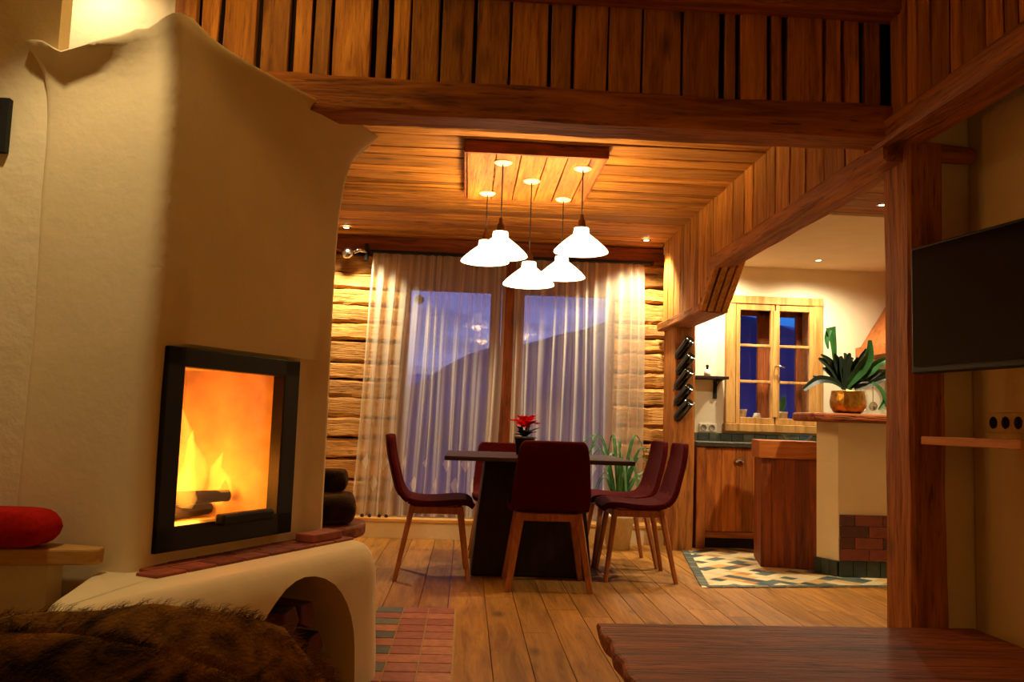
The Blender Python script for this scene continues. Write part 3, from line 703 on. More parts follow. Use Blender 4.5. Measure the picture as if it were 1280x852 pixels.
# ================================================================== COFFEE TABLE, TV WALL
tb = thing('coffee_table', 'low reddish wooden slab coffee table with rough edges in the right foreground', 'coffee table', (1.15, 2.4, 0))
def slab():
    b = MB(); n = 30
    xl = lambda t: .472+.006*math.sin(t*40)+.004*math.sin(t*93+1)
    R = []
    zs = [(.215, .012), (.225, .002), (.262, 0), (.272, .004), (.275, .012)]
    far = [(.474, 2.975), (.9, 2.985), (1.35, 3.0), (1.83, 3.015)]; right = [(1.85, 2.5), (1.85, 1.6)]
    left = [(xl(t), 1.6+1.37*t) for t in [k/n for k in range(n)]]
    poly = left+far+right
    c = Vector((1.16, 2.3))
    for z, d in zs:
        R.append([(x+(d if x < 1 else -d)+ (rnd.uniform(-.004, .004) if x < .6 else 0), y-(d if y > 2.9 else 0), z) for x, y in poly])
    b.rings(R); b.build('tabletop', M['slab'], tb)
slab()
for sx in (.85, 1.62):
    for sy in (1.95, 2.72): MB().bb(sx-.05, sx+.05, sy-.05, sy+.05, 0, .214, .006).build('leg', M['slab'], tb)

tv = thing('television', 'black flat television on a swivel arm on the right wall', 'television', (1.60, 2.6, 1.16))
P0, dv = Vector((1.548, 2.905, 0)), Vector((.179, -.984, 0)).normalized(); nv = Vector((-dv.y, dv.x, 0)); nv = nv if nv.x < 0 else -nv
LW = .80; ang = math.atan2(dv.y, dv.x)
c_ = P0+dv*LW/2-nv*.02; MB().box((c_.x, c_.y, 1.383), (LW, .036, .446), ang, .006).build('tv_body', M['black'], tv)
c_ = P0+dv*LW/2-nv*.0; MB().box((c_.x, c_.y, 1.39), (LW-.03, .006, .41), ang).build('screen', M['screen'], tv)
c_ = P0+dv*LW/2-nv*.055; q = Vector((1.90, 2.46, 1.38))
ar = MB(); ar.tube([(c_.x, c_.y, 1.38), (c_.x+.10, c_.y+.07, 1.38), q], .016, 8); ar.box((1.908, 2.46, 1.38), (.02, .12, .2)); ar.box((c_.x, c_.y, 1.38), (.12, .03, .16), ang); ar.build('wall_arm', M['matt_black'], tv)
MB().box(tuple((P0+dv*.70+nv*.003).to_3d()+Vector((0, 0, 1.172))), (.03, .004, .004), ang).build('standby_light', M['cush'], tv)
sh = thing('wall_shelf', 'short pale pine shelf board under the television', 'shelf', (1.75, 2.6, .92))
MB().bb(1.572, 1.918, 2.355, 2.89, .917, .945, .003).build('shelf_board', wood('orange_pine_Y', '#d0903e', '#a4662a', 'Y', .7, vary=.1, crack=.2, bump=.1), sh); MB().bb(1.86, 1.918, 2.5, 2.53, .87, .917).build('shelf_bracket', M['matt_black'], sh)
so = thing('wall_sockets', 'row of three wall sockets above the pine shelf', 'socket', (1.919, 2.94, .966))
MB().bb(1.910, 1.9195, 2.83, 3.05, .966, 1.038, .003).build('socket_plate', plain('beige_plate', '#d8c69a', .6), so)
for yy in (3.010, 2.940, 2.870):
    MB().lathe([(.0, 0), (.020, 0), (.022, .003), (.016, .005), (.014, .003), (0, .002)], (1.9095, yy, 1.002), 18, axis=(-1, 0, 0)).build('socket', M['black'], so, smooth=True)

# ================================================================== DINING TABLE AND CHAIRS
dt = thing('dining_table', 'dark wooden dining table on a broad tapered pedestal under the pendant lamps', 'dining table', (.435, 5.6, 0))
MB().bb(-.115, .995, 4.97, 5.85, .712, .738, .004).build('tabletop', M['walnut'], dt)
b = MB(); b.rings([[(.06, 5.33, 0), (.81, 5.33, 0), (.81, 5.86, 0), (.06, 5.86, 0)], [(.13, 5.36, .711), (.74, 5.36, .711), (.74, 5.80, .711), (.13, 5.80, .711)]]); b.build('pedestal', M['darkwood'], dt, bevel=.01)

def make_chair(label):
    t = thing('dining_chair', label, 'chair', (0, 0, 0), 'red dining chairs around the table')
    # profile in the chair's own side view: x forward, z up
    prof = catmull([(-.275, 0, .845), (-.262, 0, .74), (-.232, 0, .62), (-.205, 0, .53), (-.165, 0, .472), (-.09, 0, .452), (.02, 0, .452), (.13, 0, .462), (.20, 0, .458), (.235, 0, .435)], 5)
    n = len(prof); split = 21
    def half(s_):
        k = s_/(n-1)
        return float(np.interp(k, [0, .04, .12, .3, .42, .55, .8, .94, 1], [.165, .19, .205, .222, .225, .225, .235, .225, .205]))
    def part(name, i0, i1):
        b = MB()
        def fn(u, v):
            s_ = i0+(i1-i0)*u; i = min(int(s_), n-2); p = prof[i].lerp(prof[i+1], s_-i); w = half(s_); y = v*2-1
            bow = (1-abs(y)**2.5)
            fx = -.022*bow if s_ < 18 else 0; fz = -.012*bow if s_ > 26 else 0
            return (p.x+fx, y*w, p.z+fz)
        b.grid(fn, (i1-i0)*1, 12); return b.build(name, M['red_fab'], t, smooth=True, solid=.034, bevel=.012)
    part('backrest', 0, split); part('seat', split, n-1)
    for sx, tx, bx in ((1, .155, .215), (-1, -.13, -.215)):
        for sy in (1, -1):
            MB().hewn((tx, sy*.165, .428), (bx, sy*.232, 0), .046, .034, up=(1, 0, 0), n=2, jit=0, ch=.007, taper=.72).build('leg', M['leg'], t)
    b = MB()
    for sy in (1, -1): b.bb(-.13, .16, sy*.165-.014, sy*.165+.014, .385, .428)
    b.bb(-.145, -.115, -.165, .165, .385, .428); b.bb(.14, .17, -.165, .165, .385, .428); b.build('seat_frame', M['leg'], t, bevel=.004)
    return t
ch = make_chair('dark backed dining chair at the near end of the table, seen from behind')
ch.location = (.500, 5.08, 0); ch.rotation_euler = (0, 0, PI/2)
def chair(x, y, rz, label):
    c = copy_tree(ch); c.location = (x, y, 0); c.rotation_euler = (0, 0, rz); c['label'] = label; return c
chair(-.175, 5.33, .04, 'red dining chair on the left side of the table, facing right')
chair(1.10, 5.46, PI-.03, 'red dining chair on the right side nearest the camera')
chair(1.09, 5.98, PI+.02, 'red dining chair on the right side, behind the nearer one')
chair(.28, 6.17, -PI/2, 'red dining chair at the far end of the table, mostly hidden').scale = (.93, .93, .93)

# poinsettia
po = thing('poinsettia', 'red poinsettia in a dark pot on the dining table', 'plant', (.375, 5.42, .738))
MB().lathe([(0, 0), (.05, 0), (.062, .10), (.066, .10), (.066, .115), (.058, .112), (.052, .10), (0, .095)], (.375, 5.42, .7385), 20).build('pot', M['darkwood'], po, smooth=True)
lf = MB(); pt = MB()
for k in range(44):
    a = k*2.4; el = rnd.uniform(.0, 1.1); r = rnd.uniform(.07, .12); c0 = Vector((.375, 5.42, .88+.035*rnd.random()))
    d = Vector((math.cos(a), math.sin(a), el)).normalized(); p = [c0+d*r*.15, c0+d*r*.6, c0+d*r*1.05+Vector((0, 0, -.012))]; p = catmull(p, 3)
    w = [.006, .026, .045, .052, .042, .022, .002][:len(p)]
    (pt if k > 12 else lf).ribbon([q+Vector((0, 0, .02 if k > 12 else -.045)) for q in p], w, (0, 0, 1), .12)
st = MB()
for k in range(5): st.tube([(.375, 5.42, .835), (.375+.03*math.cos(k*1.3), 5.42+.03*math.sin(k*1.3), .925)], .004, 6)
lf.build('green_leaves', M['leaf_dark'], po, solid=.001); pt.build('red_bracts', M['petal'], po, solid=.001); st.build('stem', M['leaf_dark'], po)

# strap-leaved plant on the floor by the curtain
sp = thing('strap_leaf_plant', 'green potted plant with long arching leaves on the floor behind the chairs', 'plant', (1.20, 6.62, 0))
MB().lathe([(0, 0), (.09, 0), (.12, .24), (.128, .24), (.128, .265), (.112, .265), (.105, .23), (0, .22)], (1.20, 6.62, .0005), 24).build('pot', M['white_cer'], sp, smooth=True)
lf = MB()
for k in range(18):
    a = k*2.39996; R0 = .22+.14*rnd.random(); H0 = .30+.38*rnd.random(); c0 = Vector((1.20, 6.62, .22)); d = Vector((math.cos(a), math.sin(a)*.6, 0))
    if c0.y+d.y*R0 > 6.80: R0 = .15
    p = catmull([c0, c0+d*R0*.25+Vector((0, 0, H0*.6)), c0+d*R0*.6+Vector((0, 0, H0)), c0+d*R0*1.05+Vector((0, 0, H0*(.9-.5*rnd.random())))], 4)
    lf.ribbon(p, [.012+.016*math.sin(PI*min(1, i/len(p)*1.0+.1)) for i in range(len(p))], (0, -.3, 1), .2)
lf.build('leaves', M['leaf_long'], sp, solid=.001)

# ================================================================== PENDANTS AND PLATE
lp = thing('ceiling_plate', 'square old wood ceiling panel from which five pendant lamps hang', 'ceiling panel', (.32, 4.9, ZC))
b = MB(); x = -.05
while x < .70:
    w = rnd.uniform(.09, .16); w = min(w, .705-x)
    if w > .02: b.hewn((x+w/2, 4.46, 2.385), (x+w/2, 5.42, 2.385), w-.006, .03, n=8, jit=.002, ch=.003)
    x += w
b.build('panel_boards', M['beamY'], lp)
b = MB(); b.bb(-.06, .712, 4.435, 4.46, 2.365, ZC-.002); b.bb(-.06, .712, 5.42, 5.445, 2.372, ZC-.002); b.bb(-.065, -.052, 4.44, 5.44, 2.372, ZC-.002); b.bb(.70, .713, 4.44, 5.44, 2.372, ZC-.002); b.build('panel_frame', M['redX'], lp, bevel=.002)
def pendant(x, y, zr, label):
    zt = 2.370; t = thing('pendant_lamp', label, 'lamp', (x, y, zr), 'glass pendant lamps above the dining table')
    MB().lathe([(0, 0), (.012, -.016), (.035, -.014), (.05, -.006), (.052, 0), (0, 0)], (x, y, zt), 24).build('ceiling_rose', M['white_cer'], t, smooth=True)
    MB().tube([(x, y, zt-.01), (x, y, zr+.19)], .0035, 6).build('cord', M['matt_black'], t)
    MB().lathe([(.004, .215), (.010, .21), (.012, .185), (.020, .175), (.024, .145), (.030, .14), (.030, .128), (.02, .126)], (x, y, zr), 18).build('lamp_holder', plain('aged_bronze', '#4a3018', .4, .8), t, smooth=True)
    MB().lathe([(.036, .132), (.040, .134), (.042, .118), (.043, .102), (.060, .088), (.095, .060), (.130, .028), (.148, .008), (.150, .001), (.146, .000), (.142, .004)], (x, y, zr), 36).build('lamp_shade', M['shade'], t, smooth=True, solid=.003)
    MB().lathe([(.0, .055), (.018, .06), (.026, .08), (.022, .105), (.012, .12), (0, .122)], (x, y, zr), 14).build('bulb', M['lens'], t, smooth=True)
    point('pendant_light', (x, y, zr+.02), 6.5, WARM, .06)
    spot('pendant_upglow', (x, y, zr+.16), (x, y, 3), 22, WARM, 172, .4, .05)      # light leaving through the top of the opal shade
pendant(.150, 4.60, 1.842, 'pendant lamp at front left, highest overlapping the one behind it')
pendant(.600, 4.64, 1.892, 'pendant lamp at front right, farthest right of the five')
pendant(.335, 4.94, 1.745, 'lowest pendant lamp, hanging in the middle of the five')
pendant(.567, 5.32, 1.862, 'pendant lamp at back right, behind the lowest lamp')
pendant(.080, 5.26, 1.930, 'pendant lamp at back left, farthest left of the five')

# ceiling downlights
nm = ['recessed downlight in the dining ceiling left of the curtains', 'recessed downlight in the dining ceiling right of the curtains', 'recessed downlight in the kitchen board ceiling beside the post', 'recessed downlight in the white kitchen ceiling above the window', 'recessed downlight in the white kitchen ceiling above the wall shelf']
for (x, y, z, t, p, c, d), l in zip(SPOTS, nm):
    z = {2.43: 2.420, 2.39: 2.392, 2.37: 2.375}[z]
    dl = thing('downlight', l, 'light', (x, y, z), 'recessed ceiling downlights')
    MB().lathe([(.022, .004), (.026, -.004), (.036, -.003), (.037, .004)], (x, y, z), 24).build('ring', M['chrome'], dl, smooth=True)
    MB().lathe([(0, -.001), (.024, 0), (.024, .004), (0, .004)], (x, y, z), 20).build('lens', M['lens'], dl, smooth=True)
# curtain rail spotlight (the small shiny fitting left of the rail)
cs = thing('wall_spotlight', 'small shiny metal spotlight beside the left end of the curtain rail', 'light', (-.94, 6.96, 2.27))
MB().bb(-.878, -.850, 6.93, 6.98, 2.215, 2.355, .004).build('mount', M['matt_black'], cs)
MB().tube([(-.86, 6.93, 2.28), (-.92, 6.90, 2.295), (-.96, 6.89, 2.265)], [.016, .02, .014], 10).build('arm', M['chrome'], cs, smooth=True)
MB().lathe([(0, -.05), (.035, -.04), (.048, -.005), (.042, .03), (.02, .05), (0, .052)], (-1.01, 6.90, 2.262), 18, axis=(-.9, 0, -.3)).build('head', M['chrome'], cs, smooth=True)

# ================================================================== CURTAINS
def sheer():
    mt, N, L, b = new_mat('sheer_voile'); N.remove(b)
    uv = N.new('ShaderNodeUVMap'); sep = N.new('ShaderNodeSeparateXYZ'); L.new(uv.outputs[0], sep.inputs[0])
    def mth(op, a, b_=None, c=None):
        n = N.new('ShaderNodeMath'); n.operation = op
        for i, q in enumerate((a, b_, c)):
            if q is None: continue
            if isinstance(q, (int, float)): n.inputs[i].default_value = q
            else: L.new(q, n.inputs[i])
        return n.outputs[0]
    fx = mth('ABSOLUTE', mth('SUBTRACT', mth('FRACT', mth('MULTIPLY', sep.outputs[0], 7.0)), .5))
    dy1 = mth('ABSOLUTE', mth('SUBTRACT', sep.outputs[1], .20)); dy2 = mth('ABSOLUTE', mth('SUBTRACT', sep.outputs[1], .12))
    d1 = mth('ADD', mth('MULTIPLY', fx, 3.6), mth('MULTIPLY', dy1, 16)); 
    fx2 = mth('ABSOLUTE', mth('SUBTRACT', mth('FRACT', mth('ADD', mth('MULTIPLY', sep.outputs[0], 7.0), .5)), .5))
    d2 = mth('ADD', mth('MULTIPLY', fx2, 3.6), mth('MULTIPLY', dy2, 16))
    dia = mth('LESS_THAN', mth('MINIMUM', d1, d2), .5)
    tr = N.new('ShaderNodeBsdfTransparent'); tr.inputs[0].default_value = (1, .98, .95, 1)
    df = N.new('ShaderNodeBsdfDiffuse'); df.inputs[0].default_value = lin('#f4ecd8'); tl = N.new('ShaderNodeBsdfTranslucent'); tl.inputs[0].default_value = lin('#f4ecd8')
    m1 = N.new('ShaderNodeMixShader'); m1.inputs[0].default_value = .35; L.new(df.outputs[0], m1.inputs[1]); L.new(tl.outputs[0], m1.inputs[2])
    lw = N.new('ShaderNodeLayerWeight'); lw.inputs[0].default_value = .5
    op = mth('ADD', mth('MULTIPLY_ADD', lw.outputs['Facing'], .50, .33), mth('MULTIPLY', dia, .3)); op = mth('MINIMUM', op, 1.0)
    m2 = N.new('ShaderNodeMixShader'); L.new(op, m2.inputs[0]); L.new(tr.outputs[0], m2.inputs[1]); L.new(m1.outputs[0], m2.inputs[2])
    L.new(m2.outputs[0], N['Material Output'].inputs[0]); return mt
M['sheer'] = sheer()
def curtain(xt0, xt1, xb0, xb1, nf, seed, label, phase):
    b = MB(); nu, nv = 300, 24; rr = random.Random(seed)
    # irregular fold positions
    ks = [0]
    for i in range(nf): ks.append(ks[-1]+rr.uniform(.6, 1.4))
    ks = [k/ks[-1] for k in ks]
    amp = [rr.uniform(.5, 1.2) for _ in ks]
    def fn(u, v):
        i = max(q for q in range(nf) if ks[q] <= u+1e-9) if u < 1 else nf-1
        t = (u-ks[i])/(ks[i+1]-ks[i]); a = amp[i]*(1-t)+amp[i+1]*t
        wob = .25*math.sin(v*3+i*1.7)
        y = 6.965-.023*a*math.sin(t*2*PI+wob*(1-v)*2)*(.75+.35*(1-v)); xb = xb0+(xb1-xb0)*u; xt = xt0+(xt1-xt0)*u
        s_ = 1-v; x = xt+(xb-xt)*s_+.010*math.sin(t*2*PI+1)*(.4+s_)+.006*math.sin(v*5+i)
        return (x, y, .163+(2.283-.163)*v)
    vv = b.grid(fn, nu, nv)
    uvl = b.bm.loops.layers.uv.new('UVMap'); idx = {}
    for i, col in enumerate(vv):
        for j, v_ in enumerate(col): idx[v_] = (i/nu, j/nv)
    for f_ in b.bm.faces:
        for l_ in f_.loops: l_[uvl].uv = idx[l_.vert]
    return tag(b.build('curtain', M['sheer'], smooth=True), label, 'curtain', 'sheer curtains across the terrace doors')
curtain(-.81, .285, -.90, .245, 12, 3, 'left sheer cream curtain hanging over the terrace door', 0)
curtain(.365, 1.435, .335, 1.45, 12, 11, 'right sheer cream curtain hanging over the terrace door', 0)
cr_ = thing('curtain_rail', 'thin dark curtain rail under the far ceiling beam', 'curtain rail', (.3, 6.965, 2.29))
MB().bb(-.85, 1.50, 6.935, 6.978, 2.285, 2.305, .003).build('rail', M['matt_black'], cr_)
for sx in (-.85, 1.50): MB().box((sx, 6.957, 2.293), (.02, .05, .035), 0, .004).build('end_cap', M['matt_black'], cr_)
wo = thing('window_ornament', 'small round dark ornament hanging in the left terrace door', 'ornament', (-.425, 7.09, 1.93))
MB().lathe([(0, -.004), (.034, -.004), (.038, 0), (.034, .004), (0, .004)], (-.425, 7.09, 1.93), 24, axis=(0, 1, 0)).build('disc', M['matt_black'], wo, smooth=True)
MB().tube([(-.425, 7.09, 1.965), (-.425, 7.093, 2.02)], .0015, 5).build('string', M['matt_black'], wo)

# ================================================================== KITCHEN
cab = thing('kitchen_cabinet', 'reddish larch kitchen base cabinet below the casement window', 'cabinet', (2.5, 7.0, 0))
b = MB(); b.bb(1.835, 3.45, 6.76, 7.325, .10, .80); b.bb(1.835, 1.855, 6.74, 7.325, 0, .80); b.build('carcass', M['redZ'], cab)
MB().bb(1.86, 3.45, 6.80, 6.83, .002, .10).build('plinth', M['darkwood'], cab)
MB().bb(1.832, 1.905, 6.715, 6.76, .002, .80, .003).build('side_post', M['cabZ'], cab); 
MB().bb(1.905, 2.36, 6.735, 6.76, .088, .135, .003).build('bottom_rail', M['cabX'], cab)
b = MB(); x = 1.908
for w in (.13, .115, .05, .085, .065): b.bb(x, x+w-.002, 6.728, 6.758, .14, .795, .002); x += w
dr = b.build('cabinet_door', M['cabZ'], cab)
hd = MB(); R = []
for k in range(9):
    a = PI*k/8; R.append([(2.175+.042*math.cos(a)*s_, 6.728-d, .682+.030*math.sin(a)*s_) for s_, d in ((1, 0), (.96, .014), (.75, .026), (.35, .031))])
hd.rings(R, cap=False, closed=False); hd.build('cup_handle', M['chrome'], dr, smooth=True, solid=.003)
b = MB(); b.bb(2.37, 3.45, 6.735, 6.758, .10, .795, .003); b.build('side_doors', M['cabZ'], cab)
wt = MB().bb(1.82, 3.47, 6.70, 7.326, .801, .838, .004).build('worktop', plain('dark_stone', '#3a3a30', .35, 0, .4, 60)); tag(wt, 'dark stone worktop on the larch base cabinet', 'worktop')
bs = MB(); x = 1.80
while x < 3.45: bs.bb(x, x+.096, 7.308, 7.329, .84, .905); x += .1
struct(bs.build('trim_4', M['slate'], bevel=.002))
sk = thing('double_socket', 'white double wall socket above the slate tiles at the kitchen window', 'socket', (2.09, 7.328, .93))
MB().bb(2.015, 2.165, 7.318, 7.3295, .912, .985, .004).build('socket_plate', M['white_pl'], sk)
for sx in (2.053, 2.127): MB().lathe([(0, .001), (.022, .001), (.026, .005), (.028, .001), (.028, 0)], (sx, 7.3175, .948), 16, axis=(0, -1, 0)).build('socket', plain('grey_socket', '#8c8878', .5), sk, smooth=True)
# wall shelf
ks = thing('bracket_shelf', 'narrow wooden shelf on a black bracket left of the kitchen window', 'shelf', (2.1, 7.24, 1.37))
MB().bb(1.93, 2.215, 7.13, 7.3295, 1.362, 1.386, .003).build('shelf_board', M['walnut'], ks)
b = MB(); b.bb(2.135, 2.165, 7.315, 7.3295, 1.20, 1.361); b.bb(2.135, 2.165, 7.15, 7.3295, 1.348, 1.361); b.tube([(2.15, 7.315, 1.25), (2.15, 7.27, 1.31), (2.15, 7.19, 1.348)], .006, 6); b.build('bracket', M['matt_black'], ks)
bo = thing('soap_bottle', 'small pale bottle with dark cap on the bracket shelf', 'bottle', (2.06, 7.25, 1.386))
MB().lathe([(0, 0), (.028, 0), (.030, .03), (.026, .05), (.010, .062), (0, .062)], (2.06, 7.25, 1.3865), 16).build('bottle_body', M['white_pl'], bo, smooth=True); MB().lathe([(.010, .0625), (.011, .085), (.016, .088), (.012, .10), (0, .104)], (2.06, 7.25, 1.3865), 12).build('cap', M['black'], bo, smooth=True)
# island end
isl = thing('kitchen_island', 'dark larch kitchen island with thick butcher block top', 'island', (2.06, 5.93, 0)); isl.rotation_euler = (0, 0, -.235)
b = MB(); x = 2.075
for w in (.07, .085, .075, .09, .07): b.bb(x, x+w-.001, 5.93, 5.965, .004, .75, .002); x += w
b.build('front_boards', M['islZ'], isl); MB().bb(2.075, 2.463, 5.966, 6.42, .004, .75).build('body', M['islZ'], isl)
MB().bb(2.055, 2.495, 5.915, 6.44, .751, .875, .004).build('block_top', M['cabX'], isl)
# half wall with bar top
struct(MB().prism([(2.400, 5.76), (2.480, 5.60), (4.2, 5.60), (4.2, 5.76)], .10, 1.014).build('wall_bar', M['plaster']))
pl_ = MB()
def tile_run(a, b_, n, z0, z1, th=.016):
    a, b_ = Vector(a), Vector(b_); d = (b_-a)/n; ang_ = math.atan2(d.y, d.x); nn = Vector((d.y, -d.x, 0)).normalized()
    for i in range(n): c = a+d*(i+.5)+nn*th/2; pl_.box((c.x, c.y, (z0+z1)/2), (d.length*.96, th, z1-z0), ang_)
tile_run((2.395, 5.765, 0), (2.478, 5.598, 0), 3, .004, .108); tile_run((2.478, 5.598, 0), (3.4, 5.598, 0), 10, .004, .108)
struct(pl_.build('baseboard_bar', island_mat('green_slate', ['#28332a', '#202a24', '#344036'], .35), bevel=.002)); struct(MB().prism([(2.405, 5.755), (2.484, 5.602), (4.2, 5.602), (4.2, 5.755)], .002, .10).build('trim_5', M['dark_gap']))
nb = MB()
for r in range(4):
    x = 2.487-(r % 2)*.0
    k = 0
    while x < 3.3:
        w = .19 if (k or r % 2 == 0) else .095
        nb.bb(x, x+w-.003, 5.575, 5.599, .115+r*.074, .115+r*.074+.0715); x += w; k += 1
struct(nb.build('trim_6', M['darkbrick'], bevel=.002))
bt_ = MB(); pts = [(2.235, 5.60), (2.25, 5.47), (2.33, 5.44), (2.55, 5.46), (2.80, 5.43), (3.1, 5.45), (4.19, 5.45), (4.19, 5.98), (2.5, 5.98), (2.30, 5.92), (2.24, 5.78)]
bt_.prism(pts, 1.016, 1.072); tag(bt_.build('bar_top', M['slab'], bevel=.014), 'thick rounded live-edge wooden bar top on the cream half wall', 'bar top')
# fern
fe = thing('staghorn_fern', 'staghorn fern with dark and green strap fronds in a brass pot on the bar', 'plant', (2.555, 5.62, 1.072))
PC = Vector((2.556, 5.62, 1.0725))
MB().lathe([(0, 0), (.075, 0), (.095, .012), (.112, .045), (.116, .08), (.110, .115), (.104, .145), (.106, .152), (.100, .150), (.098, .12), (0, .11)], PC, 32).build('brass_pot', M['brass'], fe, smooth=True)
MB().lathe([(0, .128), (.06, .135), (.098, .128)], PC, 20).build('soil', M['soil'], fe, smooth=True)
fd = MB(); fg = MB()
def leaf(mb, pix, w, y0=5.62, y1=5.55):
    n = len(pix); P = [at(px, py, y0+(y1-y0)*i/(n-1)) for i, (px, py) in enumerate(pix)]; Q = catmull(P, 5); k = len(Q)
    ww = [float(np.interp(i/(k-1)*(n-1), range(n), w))*.0052 for i in range(k)]
    mb.ribbon(Q, ww, (.12, -1, .25), .18)
leaf(fg, [(1053, 486), (1044, 455), (1041, 430), (1037, 409)], [4, 5, 9, 15], 5.62, 5.60); leaf(fg, [(1036, 412), (1033, 424), (1035, 436)], [8, 7, 2], 5.60, 5.58)
leaf(fd, [(1055, 486), (1043, 464), (1034, 455), (1023, 448)], [6, 15, 13, 3]); leaf(fd, [(1047, 470), (1037, 452), (1026, 443)], [8, 9, 2]); leaf(fd, [(1052, 476), (1045, 452), (1042, 442)], [9, 12, 3])
leaf(fd, [(1057, 486), (1040, 476), (1022, 475), (1004, 487)], [5, 8, 11, 5], 5.6, 5.5); leaf(fd, [(1057, 484), (1040, 474), (1026, 473), (1016, 470)], [4, 6, 5, 2], 5.6, 5.55)
leaf(fd, [(1056, 486), (1054, 462), (1050, 445)], [6, 14, 4], 5.6, 5.58); leaf(fd, [(1056, 480), (1058, 456), (1062, 441)], [6, 12, 3], 5.6, 5.56); leaf(fd, [(1057, 474), (1062, 452), (1067, 448)], [5, 9, 2], 5.6, 5.58)
leaf(fd, [(1058, 476), (1068, 458), (1076, 446), (1083, 436)], [2, 2, 5, 3], 5.6, 5.54)
leaf(fg, [(1058, 484), (1075, 462), (1085, 446), (1087, 425)], [5, 16, 13, 5], 5.6, 5.52); leaf(fg, [(1070, 480), (1088, 462), (1104, 451), (1122, 447)], [5, 12, 9, 4], 5.6, 5.50)
leaf(fd, [(1068, 482), (1088, 470), (1102, 466), (1118, 468)], [8, 13, 9, 4], 5.62, 5.66); leaf(fg, [(1075, 484), (1098, 474), (1112, 464), (1124, 466)], [5, 8, 11, 5], 5.6, 5.54)
leaf(fd, [(1068, 486), (1092, 478), (1108, 473), (1125, 474)], [5, 8, 6, 3], 5.6, 5.50); leaf(fg, [(1090, 478), (1100, 486), (1106, 500), (1098, 512)], [4, 5, 8, 2], 5.55, 5.48); leaf(fg, [(1104, 496), (1108, 504), (1111, 514)], [4, 4, 1.5], 5.5, 5.48)
leaf(fd, [(1060, 480), (1072, 474), (1086, 476)], [10, 14, 6], 5.62, 5.58); leaf(fd, [(1060, 486), (1066, 470), (1072, 462)], [8, 14, 5], 5.66, 5.68)
for a_ in ([(1056, 484), (1050, 466), (1047, 452), (1044, 444)], [(1058, 482), (1060, 462), (1058, 448), (1055, 441)], [(1060, 482), (1066, 464), (1069, 452), (1071, 446)], [(1054, 484), (1042, 470), (1034, 463), (1028, 460)], [(1062, 484), (1078, 472), (1092, 458), (1098, 452)]):
    leaf(fd, a_, [5, 11, 9, 2], 5.62+rnd.uniform(-.03, .05), 5.60+rnd.uniform(-.06, .06))
fd.build('dark_fronds', M['leaf_dark'], fe, solid=.0015); fg.build('green_fronds', M['leaf'], fe, solid=.0015)
# glass bowl on the worktop
gb = thing('glass_bowl', 'clear glass bowl on the worktop beside the half wall', 'bowl', (2.73, 6.95, .838))
MB().lathe([(0, .002), (.05, .001), (.052, .012), (.06, .016), (.105, .05), (.13, .075), (.133, .077), (.126, .076), (.10, .055), (.055, .022), (0, .018)], (2.73, 6.95, .8385), 30).build('bowl', M['bowl_glass'], gb, smooth=True)
# range hood
rh = thing('range_hood', 'sloping wooden range hood at the right side of the kitchen', 'range hood', (3.8, 7.0, 1.6))
MB().bb(3.40, 4.19, 6.72, 7.325, 1.60, 1.69, .004).build('hood_rim', M['cabX'], rh)
b = MB(); b.rings([[(3.44, 6.76, 1.691), (4.19, 6.76, 1.691), (4.19, 7.32, 1.691), (3.44, 7.32, 1.691)], [(3.86, 7.06, 2.37), (4.19, 7.06, 2.37), (4.19, 7.32, 2.37), (3.86, 7.32, 2.37)]]); b.build('hood_cowl', M['cabX'], rh)
# hanging utensils
rl = thing('utensil_rail', 'thin metal rail under the range hood holding kitchen utensils', 'rail', (3.6, 7.28, 1.44))
MB().tube([(3.30, 7.29, 1.44), (4.1, 7.29, 1.44)], .006, 8).build('rod', M['chrome'], rl, smooth=True)
for sx in (3.32, 4.05): MB().tube([(sx, 7.329, 1.44), (sx, 7.29, 1.44)], .007, 8).build('holder', M['chrome'], rl)
for k, (sx, nm_, l) in enumerate(((3.42, 'strainer', 'round wire strainer hanging leftmost on the utensil rail'), (3.53, 'slotted_spoon', 'metal slotted spoon hanging beside the strainer'), (3.64, 'ladle', 'metal soup ladle hanging nearest the post'))):
    u_ = thing(nm_, l, 'utensil', (sx, 7.27, 1.43), 'utensils on the kitchen rail')
    MB().tube([(sx, 7.284, 1.447), (sx, 7.275, 1.43), (sx, 7.27, 1.30), (sx, 7.27, 1.22)], .004, 6).build('handle', M['chrome'], u_)
    if k == 0: MB().lathe([(.048, 0), (.052, .004), (.048, .012), (.03, .026), (0, .03)], (sx, 7.265, 1.175), 22, axis=(0, 1, 0)).build('basket', M['chrome'], u_, smooth=True)
    elif k == 1: MB().lathe([(0, .010), (.03, .006), (.04, 0), (.036, .004)], (sx, 7.265, 1.18), 18, axis=(0, 1, .1)).build('spoon_head', M['chrome'], u_, smooth=True)
    else: MB().lathe([(0, -.04), (.03, -.034), (.045, -.01), (.046, 0), (.042, -.008), (0, -.035)], (sx, 7.245, 1.20), 20, axis=(0, -.5, .85)).build('bowl', M['chrome'], u_, smooth=True)
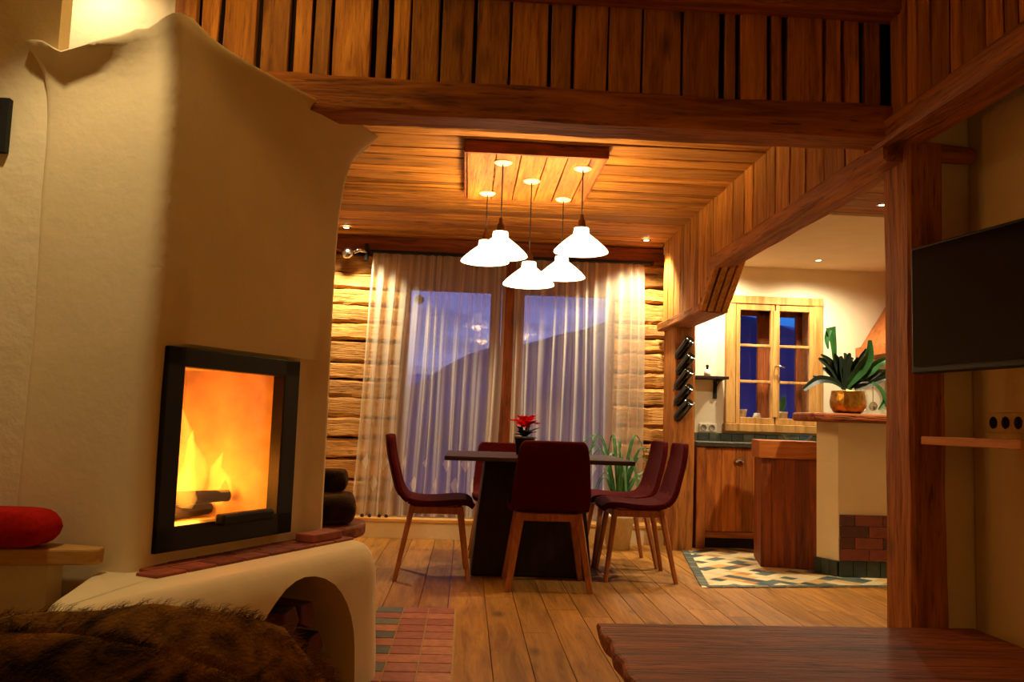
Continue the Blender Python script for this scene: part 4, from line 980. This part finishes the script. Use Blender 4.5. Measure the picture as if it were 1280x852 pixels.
# pots between the window panes
def sill_pot(x, r, h, label, plant):
    t = thing('window_pot', label, 'plant pot' , (x, 7.46, 1.0), 'pots between the kitchen window panes')
    MB().lathe([(0, 0), (r*.75, 0), (r, h*.85), (r*1.06, h*.86), (r*1.06, h), (r*.94, h), (r*.9, h*.8), (0, h*.78)], (x, 7.46, 1.001), 18).build('pot', M['white_cer'], t, smooth=True)
    if plant:
        b = MB()
        for k in range(26):
            a = k*2.4; q = rnd.uniform(.02, .055); hh = rnd.uniform(.10, .19); c0 = Vector((x, 7.46, 1.001+h*.8)); d = Vector((math.cos(a), math.sin(a)*.8, 0))
            b.ribbon(catmull([c0, c0+d*q*.5+Vector((0, 0, hh*.6)), c0+d*q+Vector((0, 0, hh))], 3), [.006, .012, .014, .012, .010, .006, .002], (0, -1, .2), .1)
        b.build('foliage', M['leaf'], t, solid=.001)
sill_pot(2.43, .045, .12, 'cream pot behind the lower left pane of the kitchen window', False)
sill_pot(2.80, .045, .11, 'cream pot with a bushy green herb behind the lower right pane', True)
jr = thing('window_jar', 'small pale round jar standing in the left half of the kitchen window', 'jar', (2.565, 7.45, 1.0))
MB().lathe([(0, 0), (.03, 0), (.036, .03), (.034, .07), (.026, .08), (.028, .09), (0, .092)], (2.565, 7.45, 1.001), 18).build('jar_body', M['white_cer'], jr, smooth=True)
# wine bottles pushed into the far post
wl = ['topmost of five', 'second from the top', 'middle one of five', 'second from the bottom', 'lowest of five']
wb = None
for k, (px, py) in enumerate(((860, 426), (861, 446), (859, 465), (859, 485), (859, 504))):
    c = at(px+3, py-2, 6.49); ax = Vector((.34, -.66, .67)).normalized()
    if wb is None:
        wb = thing('wine_bottle', '', 'bottle', (0, 0, 0), 'dark wine bottles stuck into the far wooden post')
        MB().lathe([(0, -.012), (.026, -.010), (.036, 0), (.0385, -.008), (.0385, -.16), (.034, -.185), (.018, -.21), (.014, -.23), (0, -.23)], (0, 0, 0), 20, axis=tuple(ax)).build('bottle_body', M['bottle'], wb, smooth=True)
        o = wb
    else: o = copy_tree(wb)
    o.location = c; o['label'] = 'dark wine bottle tilted out of the far post, '+wl[k]
# a few dried things lying on the step under the left curtain
for k in range(4):
    c = Vector((-.78+k*.058+rnd.uniform(-.01, .01), 6.885, .157)); b = MB(); b.lathe([(0, 0), (.012, .002), (.016, .012), (.011, .022), (0, .027)], c, 8)
    tag(b.build('pine_cone', M['bark']), 'small dark cone on the step below the left curtain, ' + ('leftmost', 'second from the left', 'second from the right', 'rightmost')[k], 'cone', 'small cones on the step')

for o in bpy.data.objects:
    if '_o' in o: del o['_o']
